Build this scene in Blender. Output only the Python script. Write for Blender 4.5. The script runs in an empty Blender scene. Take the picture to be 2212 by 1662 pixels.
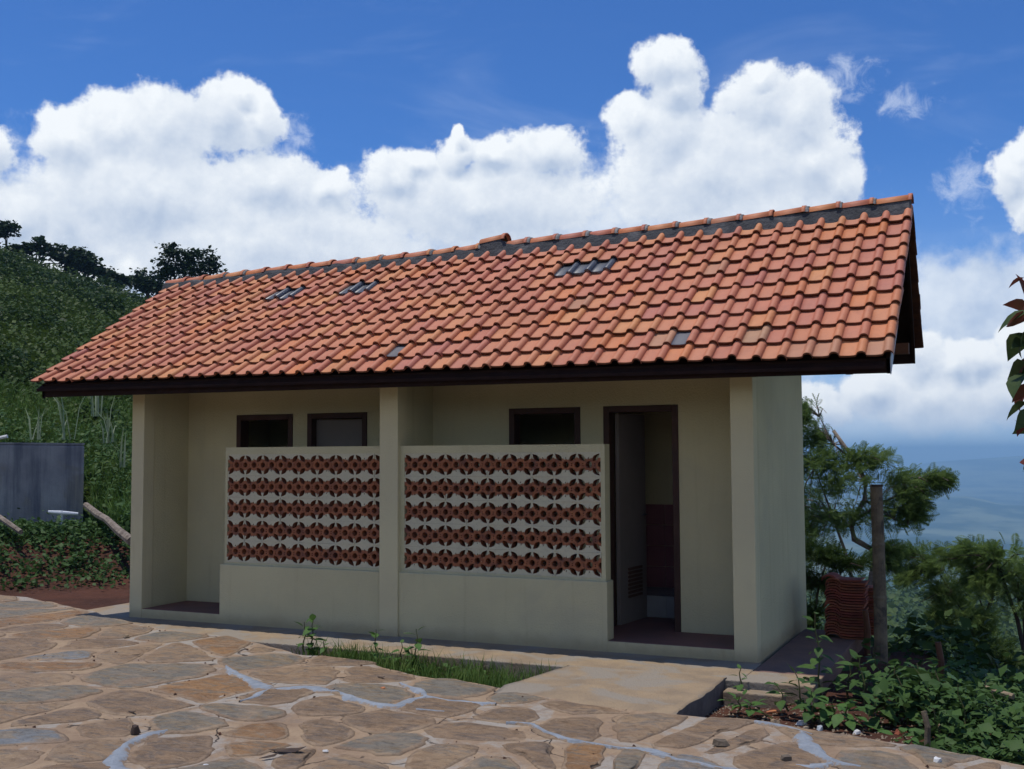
import bpy, math, random
import numpy as np
from mathutils import Vector, Matrix

# ------------------------------------------------------------------ camera, sky, sun, exposure
scene = bpy.context.scene
COL = scene.collection
CAM = np.array([1.8706, -8.5807, 1.6])
YAW, PITCH, ROLL, FPX = -0.4291, 0.0631, -0.0053, 2388.5
_fw = np.array([math.sin(YAW) * math.cos(PITCH), math.cos(YAW) * math.cos(PITCH), math.sin(PITCH)])
_r = np.cross(_fw, [0, 0, 1]); _r /= np.linalg.norm(_r); _u = np.cross(_r, _fw)
_r, _u = _r * math.cos(ROLL) + _u * math.sin(ROLL), -_r * math.sin(ROLL) + _u * math.cos(ROLL)
cd = bpy.data.cameras.new('camera'); cam = bpy.data.objects.new('camera', cd); COL.objects.link(cam)
cd.sensor_width = 36; cd.lens = FPX / 2212 * 36; cd.clip_start = .05; cd.clip_end = 60000
cam.matrix_world = Matrix(((_r[0], _u[0], -_fw[0], CAM[0]), (_r[1], _u[1], -_fw[1], CAM[1]), (_r[2], _u[2], -_fw[2], CAM[2]), (0, 0, 0, 1)))
scene.camera = cam
scene.view_settings.view_transform = 'Standard'; scene.view_settings.look = 'None'
scene.view_settings.exposure = 0.15; scene.view_settings.gamma = 1
scene.render.engine = 'CYCLES'; scene.cycles.use_denoising = True
scene.cycles.max_bounces = 6; scene.cycles.diffuse_bounces = 2; scene.cycles.glossy_bounces = 2
scene.cycles.transmission_bounces = 4; scene.cycles.volume_bounces = 0; scene.cycles.transparent_max_bounces = 6
scene.cycles.sample_clamp_indirect = 4

SUN_DIR = Vector((-0.20, -0.07, 0.975)).normalized()
sd = bpy.data.lights.new('sun', 'SUN'); sd.energy = 2.9; sd.angle = math.radians(.5); sd.color = (1, .95, .87)
sun = bpy.data.objects.new('sun', sd); COL.objects.link(sun)
sun.rotation_euler = SUN_DIR.to_track_quat('Z', 'Y').to_euler()

def ray(x, y):
    d = _fw + _r * (x - 1106) / FPX - _u * (y - 831) / FPX
    return d
def gz(x, y, z=0.0):
    d = ray(x, y); t = (z - CAM[2]) / d[2]; p = CAM + d * t; return Vector(p)
def gy(x, y, Y):
    d = ray(x, y); t = (Y - CAM[1]) / d[1]; p = CAM + d * t; return Vector(p)
def gd(x, y, dist):
    d = ray(x, y); d = d / np.linalg.norm(d); return Vector(CAM + d * dist)
def azel(x, y):
    d = ray(x, y); d = d / np.linalg.norm(d); return math.atan2(d[0], d[1]), math.asin(d[2])

class NT:
    def __init__(s, nt): s.nt = nt
    def n(s, t, **kw):
        n = s.nt.nodes.new(t)
        for k, v in kw.items():
            if k.startswith('i_'):
                key = k[2:]; key = int(key) if key.isdigit() else key.replace('_', ' ')
                s.set(n.inputs[key], v)
            else: setattr(n, k, v)
        return n
    def set(s, inp, v):
        if isinstance(v, bpy.types.NodeSocket): s.nt.links.new(v, inp)
        elif isinstance(v, (tuple, list)) and len(v) == 3 and inp.type == 'RGBA': inp.default_value = (*v, 1)
        else: inp.default_value = v
    def math(s, op, a, b=None, c=None, clamp=False):
        n = s.n('ShaderNodeMath', operation=op, use_clamp=clamp); s.set(n.inputs[0], a)
        if b is not None: s.set(n.inputs[1], b)
        if c is not None: s.set(n.inputs[2], c)
        return n.outputs[0]
    def vmath(s, op, a, b=None):
        n = s.n('ShaderNodeVectorMath', operation=op); s.set(n.inputs[0], a)
        if b is not None: s.set(n.inputs[1], b)
        return n.outputs['Value'] if op in ('LENGTH', 'DOT_PRODUCT') else n.outputs[0]
    def mix(s, f, a, b, blend='MIX'):
        n = s.n('ShaderNodeMix', data_type='RGBA', blend_type=blend)
        s.set(n.inputs[0], f); s.set(n.inputs[6], a); s.set(n.inputs[7], b); return n.outputs[2]
    def noise(s, vec, scale, detail=4, rough=.55, dist=0.0):
        n = s.n('ShaderNodeTexNoise'); s.set(n.inputs['Vector'], vec) if vec is not None else None
        n.inputs['Scale'].default_value = scale; n.inputs['Detail'].default_value = detail
        n.inputs['Roughness'].default_value = rough; n.inputs['Distortion'].default_value = dist
        return n.outputs[0]
    def ramp(s, f, a, b, lo=0.0, hi=1.0, smooth=True):
        n = s.n('ShaderNodeMapRange', interpolation_type='SMOOTHSTEP' if smooth else 'LINEAR')
        s.set(n.inputs[0], f); s.set(n.inputs[1], a); s.set(n.inputs[2], b); s.set(n.inputs[3], lo); s.set(n.inputs[4], hi)
        return n.outputs[0]

# ---- world: Nishita sky with cumulus placed by azimuth and elevation
world = bpy.data.worlds.new('World'); scene.world = world; world.use_nodes = True
W = NT(world.node_tree); world.node_tree.nodes.clear()
sky = W.n('ShaderNodeTexSky', sky_type='NISHITA', sun_disc=False)
sky.sun_elevation = math.asin(SUN_DIR.z); sky.sun_rotation = math.atan2(SUN_DIR.x, SUN_DIR.y)
sky.altitude = 900; sky.air_density = 1.0; sky.dust_density = .3; sky.ozone_density = 1.6
SKY_STRENGTH = 0.10
KU = FPX / 100
BLOBS = [(-60, 330, 120, 60), (40, 470, 110, 80), (150, 480, 105, 95), (60, 600, 260, 90), (283, 580, 48, 40),
         (150, 300, 95, 75), (240, 270, 120, 75), (350, 280, 150, 105), (480, 245, 95, 85), (555, 250, 75, 72), (520, 200, 45, 32),
         (330, 420, 330, 130), (590, 400, 160, 80), (560, 520, 420, 130), (700, 400, 70, 42),
         (860, 380, 90, 62), (905, 350, 55, 38), (985, 330, 52, 52), (985, 285, 22, 22), (1060, 330, 70, 42), (1180, 330, 105, 62),
         (1040, 440, 330, 100), (1370, 250, 70, 60), (1440, 132, 88, 55), (1460, 190, 72, 70), (1430, 290, 120, 110),
         (1640, 210, 105, 80), (1725, 260, 110, 105), (1760, 350, 105, 100), (1810, 400, 70, 75), (1560, 380, 280, 150), (1640, 470, 260, 120),
         (1640, 160, 50, 30),
         (2190, 385, 72, 62), (2240, 340, 80, 60), (2230, 450, 60, 60),
         (1985, 770, 70, 62), (2060, 780, 70, 50), (2120, 770, 60, 45), (2200, 760, 75, 60), (1880, 840, 90, 60), (1760, 880, 90, 60),
         (2010, 860, 190, 80), (2180, 850, 120, 80), (1900, 640, 60, 20)]
WISPS = [(1820, 175, 110, 55), (1950, 225, 90, 45), (2080, 400, 80, 70), (2050, 620, 260, 70), (640, 290, 60, 50), (600, 330, 80, 50)]
def field_group(name, blobs, sm):
    g = bpy.data.node_groups.new(name, 'ShaderNodeTree')
    g.interface.new_socket('P', in_out='INPUT', socket_type='NodeSocketVector')
    g.interface.new_socket('F', in_out='OUTPUT', socket_type='NodeSocketFloat')
    G = NT(g); gi = G.n('NodeGroupInput'); go = G.n('NodeGroupOutput')
    cur = None
    for (x, y, rx, ry) in blobs:
        a, e = azel(x, y); sc = 1 / (1 + ((x - 1106) / FPX) ** 2)
        d = G.vmath('SUBTRACT', gi.outputs[0], (a * KU, e * KU, 0))
        d = G.vmath('MULTIPLY', d, (100 / (rx * sc), 100 / ry, 0))
        v = G.math('SUBTRACT', 1.0, G.vmath('LENGTH', d))
        cur = v if cur is None else G.math('SMOOTH_MAX', cur, v, sm)
    G.set(go.inputs[0], cur); return g
FG = field_group('cumulus_field', BLOBS, .18); WG = field_group('wisp_field', WISPS, .1)
VEIL = [(620, 600, 780, 250), (150, 520, 420, 240), (1250, 560, 700, 260), (2120, 660, 420, 150), (1750, 900, 420, 120), (2200, 880, 400, 110)]
VG = field_group('veil_field', VEIL, .3)
tc = W.n('ShaderNodeTexCoord'); sep = W.n('ShaderNodeSeparateXYZ'); W.set(sep.inputs[0], tc.outputs['Generated'])
AZ = W.math('ARCTAN2', sep.outputs[0], sep.outputs[1]); EL = W.math('ARCSINE', sep.outputs[2])
cmb = W.n('ShaderNodeCombineXYZ'); W.set(cmb.inputs[0], W.math('MULTIPLY', AZ, KU)); W.set(cmb.inputs[1], W.math('MULTIPLY', EL, KU))
P0 = cmb.outputs[0]
def nvec(vec, scale, detail, rough):
    n = W.n('ShaderNodeTexNoise'); W.set(n.inputs['Vector'], vec); n.inputs['Scale'].default_value = scale
    n.inputs['Detail'].default_value = detail; n.inputs['Roughness'].default_value = rough
    return W.vmath('SUBTRACT', n.outputs['Color'], (.5, .5, .5))
warp = W.vmath('MULTIPLY', nvec(P0, 1.6, 3, .5), (.55, .55, 0))
P1 = W.vmath('ADD', P0, warp)
# beyond the view the same cumulus goes on, cover raised to whiten ambient light
away = W.ramp(W.math('ABSOLUTE', W.math('ADD', AZ, .43)), .62, .85)
def density(P, off):
    g = W.n('ShaderNodeGroup', node_tree=FG); W.set(g.inputs[0], P)
    raw = W.vmath('ADD', P0, off) if off else P0
    f1 = W.noise(raw, 1.1, 8, .60); f2 = W.noise(raw, 5.5, 7, .68)
    h = W.math('ADD', g.outputs[0], W.math('MULTIPLY', W.math('SUBTRACT', f1, .5), .75))
    h = W.math('ADD', h, W.math('MULTIPLY', W.math('SUBTRACT', f2, .5), .34))
    gen = W.math('SUBTRACT', W.math('MULTIPLY', W.noise(raw, .16, 6, .55), 4.0), W.math('ADD', 1.5, W.math('MULTIPLY', W.math('ABSOLUTE', W.math('SUBTRACT', EL, .16)), 2.4)))
    gen = W.math('ADD', W.math('MULTIPLY', gen, away), W.math('MULTIPLY', W.math('SUBTRACT', 1.0, away), -3.0))
    return W.math('MAXIMUM', h, gen), f1
H0, fb = density(P1, None)
OFF = (-.10, .30, 0)
H1, _ = density(W.vmath('ADD', P1, OFF), OFF)
mask = W.ramp(H0, -.01, .26)
up = W.ramp(EL, -.02, .035)
mask = W.math('MULTIPLY', mask, W.ramp(EL, -.005, .045))
lit = W.math('ADD', W.math('MULTIPLY', W.math('SUBTRACT', H0, H1), 1.0), .62, clamp=False)
low = W.noise(P0, .55, 3, .5)
lit = W.math('ADD', lit, W.math('MULTIPLY', W.math('SUBTRACT', low, .5), .9))
thick = W.ramp(H0, .1, 1.0, 0, .22)
lit = W.math('SUBTRACT', lit, thick, clamp=True)
K = 1 / SKY_STRENGTH
ccol = W.mix(lit, (.44 * K, .53 * K, .68 * K), (.84 * K, .88 * K, .92 * K))
bg = W.mix(1.0, sky.outputs[0], (.35, .66, 1.12), 'MULTIPLY')
hz = W.ramp(EL, .26, -.02, 0, .85, smooth=False)
hz = W.math('POWER', hz, 1.5)
bg = W.mix(hz, bg, (.36 * K, .50 * K, .74 * K))
wg = W.n('ShaderNodeGroup', node_tree=WG); W.set(wg.inputs[0], P1)
streak = W.n('ShaderNodeVectorMath', operation='MULTIPLY'); W.set(streak.inputs[0], P0); streak.inputs[1].default_value = (.16, .5, 1)
cir = W.ramp(W.noise(streak.outputs[0], 1.0, 5, .6, .6), .48, .85, 0, .22)
wm = W.math('MULTIPLY', W.ramp(W.math('ADD', wg.outputs[0], W.math('MULTIPLY', W.math('SUBTRACT', W.noise(P0, 2.2, 8, .66, .5), .52), 3.2)), 0, 1.3), .6)
bg = W.mix(cir, bg, (.55 * K, .66 * K, .85 * K))
bg = W.mix(W.math('MAXIMUM', wm, 0.0), bg, (.62 * K, .70 * K, .86 * K))
vg = W.n('ShaderNodeGroup', node_tree=VG); W.set(vg.inputs[0], P1)
vm = W.ramp(W.math('ADD', vg.outputs[0], W.math('MULTIPLY', W.math('SUBTRACT', fb, .5), 1.3)), .02, .62, 0, .93)
vm = W.math('MULTIPLY', vm, W.ramp(EL, -.005, .05))
vcol = W.mix(W.ramp(W.noise(P0, .8, 5, .55), .3, .7), (.44 * K, .54 * K, .71 * K), (.70 * K, .77 * K, .86 * K))
bg = W.mix(vm, bg, vcol)
skyc = W.mix(mask, bg, ccol)
bgn = W.n('ShaderNodeBackground'); W.set(bgn.inputs[0], skyc); bgn.inputs[1].default_value = SKY_STRENGTH
wo = W.n('ShaderNodeOutputWorld'); W.set(wo.inputs[0], bgn.outputs[0])

# ------------------------------------------------------------------ helpers
rng = np.random.default_rng(7); random.seed(7)
def tag(o, label=None, cat=None, group=None, kind=None):
    if label: o['label'] = label
    if cat: o['category'] = cat
    if group: o['group'] = group
    if kind: o['kind'] = kind
    return o
def mesh_np(name, V, F, mats=None, smooth=False, midx=None):
    me = bpy.data.meshes.new(name)
    V = np.asarray(V, dtype=np.float32)
    if isinstance(F, np.ndarray):
        n, k = F.shape
        me.vertices.add(len(V)); me.vertices.foreach_set('co', V.ravel())
        me.loops.add(n * k); me.loops.foreach_set('vertex_index', F.astype(np.int32).ravel())
        me.polygons.add(n); me.polygons.foreach_set('loop_start', np.arange(0, n * k, k, dtype=np.int32))
        me.update(calc_edges=True)
    else:
        me.from_pydata([tuple(v) for v in V.tolist()], [], [tuple(f) for f in F])
    if mats is not None:
        for m in (mats if isinstance(mats, (list, tuple)) else [mats]): me.materials.append(m)
    if midx is not None: me.polygons.foreach_set('material_index', np.asarray(midx, dtype=np.int32))
    if smooth: me.polygons.foreach_set('use_smooth', np.ones(len(me.polygons), dtype=bool))
    me.update(); return me
def link(name, me, parent=None, loc=None, mat=None):
    o = bpy.data.objects.new(name, me); COL.objects.link(o)
    if parent is not None: o.parent = parent
    if loc is not None: o.location = loc
    return o
def empty(name, loc=(0, 0, 0), parent=None):
    o = bpy.data.objects.new(name, None); COL.objects.link(o); o.location = loc; o.empty_display_size = .1
    if parent is not None: o.parent = parent
    return o
class MB:
    def __init__(s): s.v = []; s.f = []; s.m = []
    def quad(s, a, b, c, d, m=0):
        i = len(s.v); s.v += [tuple(a), tuple(b), tuple(c), tuple(d)]; s.f.append((i, i + 1, i + 2, i + 3)); s.m.append(m)
    def box(s, x0, y0, z0, x1, y1, z1, m=0):
        i = len(s.v)
        s.v += [(x0, y0, z0), (x1, y0, z0), (x1, y1, z0), (x0, y1, z0), (x0, y0, z1), (x1, y0, z1), (x1, y1, z1), (x0, y1, z1)]
        for f in ((0, 3, 2, 1), (4, 5, 6, 7), (0, 1, 5, 4), (1, 2, 6, 5), (2, 3, 7, 6), (3, 0, 4, 7)):
            s.f.append(tuple(i + k for k in f)); s.m.append(m)
    def hexa(s, pts, m=0):       # 4 bottom + 4 top points
        i = len(s.v); s.v += [tuple(p) for p in pts]
        for f in ((0, 3, 2, 1), (4, 5, 6, 7), (0, 1, 5, 4), (1, 2, 6, 5), (2, 3, 7, 6), (3, 0, 4, 7)):
            s.f.append(tuple(i + k for k in f)); s.m.append(m)
    def tube(s, pts, rad, n=8, m=0, cap=True):
        pts = [Vector(p) for p in pts]; rad = rad if isinstance(rad, (list, tuple)) else [rad] * len(pts)
        base = len(s.v); ref = Vector((.3, .2, 1)).normalized()
        for k, p in enumerate(pts):
            d = (pts[min(k + 1, len(pts) - 1)] - pts[max(k - 1, 0)]).normalized()
            a = d.cross(ref)
            if a.length < .1: a = d.cross(Vector((1, 0, 0)))
            a.normalize(); b = d.cross(a)
            for j in range(n):
                t = 2 * math.pi * j / n; s.v.append(tuple(p + (a * math.cos(t) + b * math.sin(t)) * rad[k]))
        for k in range(len(pts) - 1):
            for j in range(n):
                s.f.append((base + k * n + j, base + k * n + (j + 1) % n, base + (k + 1) * n + (j + 1) % n, base + (k + 1) * n + j)); s.m.append(m)
        if cap:
            s.f.append(tuple(base + j for j in range(n))[::-1]); s.m.append(m)
            s.f.append(tuple(base + (len(pts) - 1) * n + j for j in range(n))); s.m.append(m)
    def build(s, name, mats, parent=None, smooth=False, bevel=0, shift=None):
        v = np.array(s.v, dtype=float)
        if shift is not None: v = v - np.array(shift)
        me = mesh_np(name, v, s.f, mats, smooth, s.m)
        o = link(name, me, parent)
        if shift is not None: o.location = shift
        if bevel:
            b = o.modifiers.new('bevel', 'BEVEL'); b.width = bevel; b.segments = 2; b.limit_method = 'ANGLE'
        return o
_vn = {}
def vnoise(x, y, seed=0):        # smooth value noise, numpy
    if seed not in _vn: _vn[seed] = np.random.default_rng(seed + 100).random((256, 256)) * 2 - 1
    T = _vn[seed]; x = np.asarray(x, float); y = np.asarray(y, float)
    xi = np.floor(x).astype(int); yi = np.floor(y).astype(int); fx = x - xi; fy = y - yi
    fx = fx * fx * (3 - 2 * fx); fy = fy * fy * (3 - 2 * fy)
    a = T[xi % 256, yi % 256]; b = T[(xi + 1) % 256, yi % 256]; c = T[xi % 256, (yi + 1) % 256]; d = T[(xi + 1) % 256, (yi + 1) % 256]
    return (a * (1 - fx) + b * fx) * (1 - fy) + (c * (1 - fx) + d * fx) * fy
def fbm(x, y, o=4, seed=0):
    r = 0; a = 1.0; s = 1.0
    for k in range(o): r = r + a * vnoise(x * s + 13.7 * k, y * s + 7.3 * k, seed + k); a *= .5; s *= 2.03
    return r / 1.9

# ------------------------------------------------------------------ materials
def material(name, c1, c2=None, scale=8, rough=.85, bump=.0, bscale=60, objvar=0.0, c3=None, s3=1.5, spec=.3, detail=5, coord='Object', f3=(.55, .7), island=False):
    m = bpy.data.materials.new(name); m.use_nodes = True; N = NT(m.node_tree); N.nt.nodes.clear()
    tcn = N.n('ShaderNodeTexCoord'); vec = tcn.outputs[coord]
    oi = N.n('ShaderNodeObjectInfo')
    shift = N.vmath('ADD', vec, N.vmath('MULTIPLY', (7.0, 13.0, 5.0), oi.outputs['Random'])) if objvar or coord == 'Object' else vec
    col = c1
    if c2: col = N.mix(N.ramp(N.noise(shift, scale, detail, .6), .3, .7), c1, c2)
    if c3: col = N.mix(N.ramp(N.noise(shift, s3, 4, .6, .5), *f3), col, c3)
    if 'tank' in name:
        gp_ = N.n('ShaderNodeNewGeometry').outputs['Position']
        col = N.mix(N.ramp(N.noise(N.vmath('MULTIPLY', gp_, (3.2, 3.2, .22)), 1.0, 6, .7), .42, .62, 0, .75), col, (.09, .095, .13))
        col = N.mix(N.ramp(N.noise(N.vmath('MULTIPLY', gp_, (7, 7, .4)), 1.0, 5, .7), .58, .7, 0, .5), col, (.36, .34, .29))
    if 'plaster' in name:
        gp_ = N.n('ShaderNodeNewGeometry').outputs['Position']; zs_ = N.n('ShaderNodeSeparateXYZ'); N.set(zs_.inputs[0], gp_)
        st = N.vmath('MULTIPLY', gp_, (9, 9, .5)); stk = N.ramp(N.noise(st, 1.0, 5, .65), .52, .78, 0, .30)
        col = N.mix(stk, col, N.mix(1.0, col, (.62, .58, .50), 'MULTIPLY'))
        lowd = N.math('MULTIPLY', N.ramp(N.math('ADD', zs_.outputs[2], N.math('MULTIPLY', N.noise(gp_, 5, 6, .7), -.12)), -.06, .08, .5, 0), 1.0)
        col = N.mix(lowd, col, (.26, .18, .10))
        col = N.mix(N.ramp(N.noise(gp_, 30, 6, .8), .66, .74, 0, .5), col, (.30, .27, .19))
    if objvar:
        r = oi.outputs['Random']
        if island:
            ge = N.n('ShaderNodeNewGeometry'); r = N.math('FRACT', N.math('ADD', r, ge.outputs['Random Per Island']))
        hs = N.n('ShaderNodeHueSaturation'); N.set(hs.inputs['Color'], col)
        N.set(hs.inputs['Value'], N.math('ADD', 1 - objvar, N.math('MULTIPLY', r, 2 * objvar)))
        r2 = N.math('FRACT', N.math('MULTIPLY', r, 17.3))
        N.set(hs.inputs['Hue'], N.math('ADD', .5 - objvar * .05, N.math('MULTIPLY', r2, objvar * .1)))
        col = hs.outputs[0]
    b = N.n('ShaderNodeBsdfPrincipled'); N.set(b.inputs['Base Color'], col); N.set(b.inputs['Roughness'], rough)
    b.inputs['Specular IOR Level'].default_value = spec
    if bump:
        bn = N.n('ShaderNodeBump'); bn.inputs['Strength'].default_value = bump; bn.inputs['Distance'].default_value = .02
        N.set(bn.inputs['Height'], N.noise(vec, bscale, 6, .65)); N.set(b.inputs['Normal'], bn.outputs[0])
    o = N.n('ShaderNodeOutputMaterial'); N.set(o.inputs[0], b.outputs[0]); m['b'] = 1
    return m
def leafmat(name, c1, c2, objvar=.15, rough=.55, scale=3, transl=.25):
    m = bpy.data.materials.new(name); m.use_nodes = True; N = NT(m.node_tree); N.nt.nodes.clear()
    ge = N.n('ShaderNodeNewGeometry'); oi = N.n('ShaderNodeObjectInfo')
    r = N.math('FRACT', N.math('ADD', oi.outputs['Random'], ge.outputs['Random Per Island']))
    tcn = N.n('ShaderNodeTexCoord')
    f = N.math('ADD', N.math('MULTIPLY', r, .5), N.math('MULTIPLY', N.ramp(N.noise(tcn.outputs['Object'], scale, 5), .38, .62), .5))
    col = N.mix(f, c1, c2)
    b = N.n('ShaderNodeBsdfPrincipled'); N.set(b.inputs['Base Color'], col); b.inputs['Roughness'].default_value = rough
    b.inputs['Specular IOR Level'].default_value = .12
    t = N.n('ShaderNodeBsdfTranslucent'); N.set(t.inputs[0], col)
    mx = N.n('ShaderNodeMixShader'); mx.inputs[0].default_value = transl
    N.set(mx.inputs[1], b.outputs[0]); N.set(mx.inputs[2], t.outputs[0])
    o = N.n('ShaderNodeOutputMaterial'); N.set(o.inputs[0], mx.outputs[0]); return m

M = {}
M['plaster'] = material('cream_plaster', (.60, .545, .33), (.54, .49, .30), 1.3, .9, .5, 70, c3=(.50, .46, .30), s3=.9, f3=(.5, .75))
M['column'] = material('cream_column_plaster', (.62, .56, .345), (.57, .51, .32), 1.6, .9, .3, 90)
M['porch_floor'] = material('red_cement_floor', (.25, .11, .085), (.19, .10, .08), 4, .7, .2, 50)
M['wood'] = material('dark_stained_wood', (.030, .015, .012), (.020, .011, .009), 6, .85, .3, 30, spec=.1)
M['wood_brown'] = material('brown_rafter_wood', (.14, .055, .025), (.09, .035, .018), 6, .7, .3, 30)
M['frame'] = material('red_brown_door_frame', (.060, .026, .018), (.04, .019, .014), 5, .6, .2, 40)
M['door'] = material('pale_door_panel', (.21, .18, .16), (.18, .155, .135), 3, .6, .1, 30)
M['louvre'] = material('dark_louvre', (.09, .045, .03), None, 3, .6)
M['pinktile'] = material('pink_wall_tile', (.26, .10, .11), (.21, .08, .09), 5, .35, .0, spec=.5)
M['whitetile'] = material('pale_step_tile', (.28, .28, .27), (.22, .22, .215), 5, .4, spec=.5)
M['china'] = material('pink_glazed_china', (.50, .25, .24), None, 3, .2, spec=.5)
M['mortar'] = material('grey_ridge_mortar', (.085, .088, .095), (.055, .057, .062), 7, .95, .9, 35, c3=(.14, .14, .145), s3=3)
M['collar'] = material('pale_mortar_collar', (.36, .35, .34), (.16, .155, .15), 14, .95, .8, 60)
M['metal'] = material('skylight_tint_barge_face', (.42, .45, .48), (.33, .36, .40), 5, .5)  # pale colour stands in for sky light on the barge board's outer face
M['concrete'] = material('apron_concrete', (.36, .265, .165), (.25, .19, .13), 3.2, .95, .8, 40, c3=(.29, .25, .20), s3=2.2, f3=(.45, .58), detail=8, coord='Generated' if 0 else 'Object')
M['concrete_side'] = material('shade_dark_slab_side', (.17, .155, .145), (.10, .092, .088), 5, .95, .6, 50)  # darker than the slab top: shade of the unlit sides put into colour
M['apron_red'] = material('reddish_cement_apron', (.23, .135, .10), (.17, .105, .085), 3, .9, .4, 50)
M['tank'] = material('weathered_tank_cement', (.34, .33, .33), (.22, .215, .23), 2.0, .9, .4, 30, c3=(.26, .235, .20), s3=1.1, f3=(.5, .65))
M['post'] = material('weathered_bamboo', (.20, .155, .10), (.11, .085, .06), 9, .85, .5, 40, c3=(.06, .05, .04), s3=6)
M['bark'] = material('pale_bark', (.30, .25, .20), (.13, .10, .08), 12, .95, .7, 50)
M['bark_dark'] = material('dark_bark', (.07, .05, .04), (.04, .03, .022), 12, .95, .5, 40)
M['stem'] = material('green_stem', (.07, .10, .03), (.10, .08, .04), 12, .8)
M['white'] = material('white_debris', (.72, .72, .70), (.55, .55, .54), 30, .7)
M['pebble'] = material('pebble', (.20, .15, .11), (.13, .10, .08), 20, .9, objvar=.3)
M['grit'] = material('paving_grit', (.42, .36, .29), (.12, .09, .07), 3, .9)
M['dry'] = material('dark_dry_leaf', (.05, .035, .03), (.09, .06, .04), 20, .9)

def tile_material(name, grey=False):
    m = bpy.data.materials.new(name); m.use_nodes = True; N = NT(m.node_tree); N.nt.nodes.clear()
    tcn = N.n('ShaderNodeTexCoord'); oi = N.n('ShaderNodeObjectInfo'); ge = N.n('ShaderNodeNewGeometry')
    r = N.math('FRACT', N.math('ADD', oi.outputs['Random'], ge.outputs['Random Per Island']))
    vec = N.vmath('ADD', tcn.outputs['Object'], N.vmath('MULTIPLY', (31.0, 17.0, 9.0), N.n('ShaderNodeCombineXYZ', i_0=r, i_1=r, i_2=r).outputs[0]))
    cr = N.n('ShaderNodeValToRGB'); N.set(cr.inputs[0], r); e = cr.color_ramp; e.interpolation = 'LINEAR'
    cols = [(0, (.56, .205, .10)), (.14, (.49, .165, .10)), (.3, (.60, .235, .095)), (.45, (.52, .175, .105)), (.6, (.62, .26, .10)),
            (.72, (.46, .155, .105)), (.84, (.57, .215, .105)), (.93, (.60, .20, .07)), (.985, (.50, .185, .10)), (1, (.44, .25, .14))]
    e.elements[0].position = 0; e.elements[0].color = (*cols[0][1], 1); e.elements[1].position = 1; e.elements[1].color = (*cols[-1][1], 1)
    for p, c in cols[1:-1]: x = e.elements.new(p); x.color = (*c, 1)
    base = cr.outputs[0]
    if grey: base = N.mix(1.0, base, (.13, .13, .145))
    base = N.mix(N.ramp(N.noise(vec, 9, 4, .6), .35, .75, 0, .45), base, N.mix(1.0, base, (.80, .76, .84), 'MULTIPLY'))
    base = N.mix(N.ramp(N.noise(vec, 22, 5, .7), .62, .78, 0, .55), base, (.16, .09, .07))
    base = N.mix(N.ramp(N.noise(vec, 5, 5, .7, 1.0), .62, .75, 0, .35), base, (.56, .42, .36))
    wp = N.n('ShaderNodeNewGeometry').outputs['Position']
    base = N.mix(N.ramp(N.noise(wp, 1.4, 6, .7, .6), .48, .68, 0, .38), base, N.mix(1.0, base, (.66, .60, .58), 'MULTIPLY'))
    base = N.mix(N.ramp(N.noise(wp, 26, 6, .8), .68, .74, 0, .7), base, (.12, .10, .09))
    b = N.n('ShaderNodeBsdfPrincipled'); N.set(b.inputs['Base Color'], base); b.inputs['Roughness'].default_value = .62
    b.inputs['Specular IOR Level'].default_value = .35
    bn = N.n('ShaderNodeBump'); bn.inputs['Strength'].default_value = .25; bn.inputs['Distance'].default_value = .01
    N.set(bn.inputs['Height'], N.noise(vec, 45, 6, .7)); N.set(b.inputs['Normal'], bn.outputs[0])
    o = N.n('ShaderNodeOutputMaterial'); N.set(o.inputs[0], b.outputs[0]); return m
M['tile'] = tile_material('terracotta_tile'); M['tile_grey'] = tile_material('grey_patch_tile', True)
m = bpy.data.materials.new('dusty_glass_tile'); m.use_nodes = True; b = m.node_tree.nodes['Principled BSDF']
b.inputs['Base Color'].default_value = (.16, .18, .22, 1); b.inputs['Roughness'].default_value = .38
b.inputs['Transmission Weight'].default_value = .6; b.inputs['IOR'].default_value = 1.45; M['glass'] = m
M['terra_stack'] = material('stacked_terracotta', (.30, .085, .045), (.20, .06, .035), 12, .85, .3, 60, objvar=.22)
M['tile_edge'] = material('shade_dark_tile_lip', (.17, .065, .035), (.09, .04, .025), 20, .95)  # dark colour paints the shaded course line on each tile's front lip
M['tile_rear_shade'] = material('shade_dark_rear_tile', (.13, .05, .03), (.08, .035, .024), 9, .9, .3, 40)  # dark colour stands in for shade on the rear tiles' undersides
M['brick_bit'] = material('orange_tile_shard', (.50, .20, .08), (.38, .14, .07), 12, .85)

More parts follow.
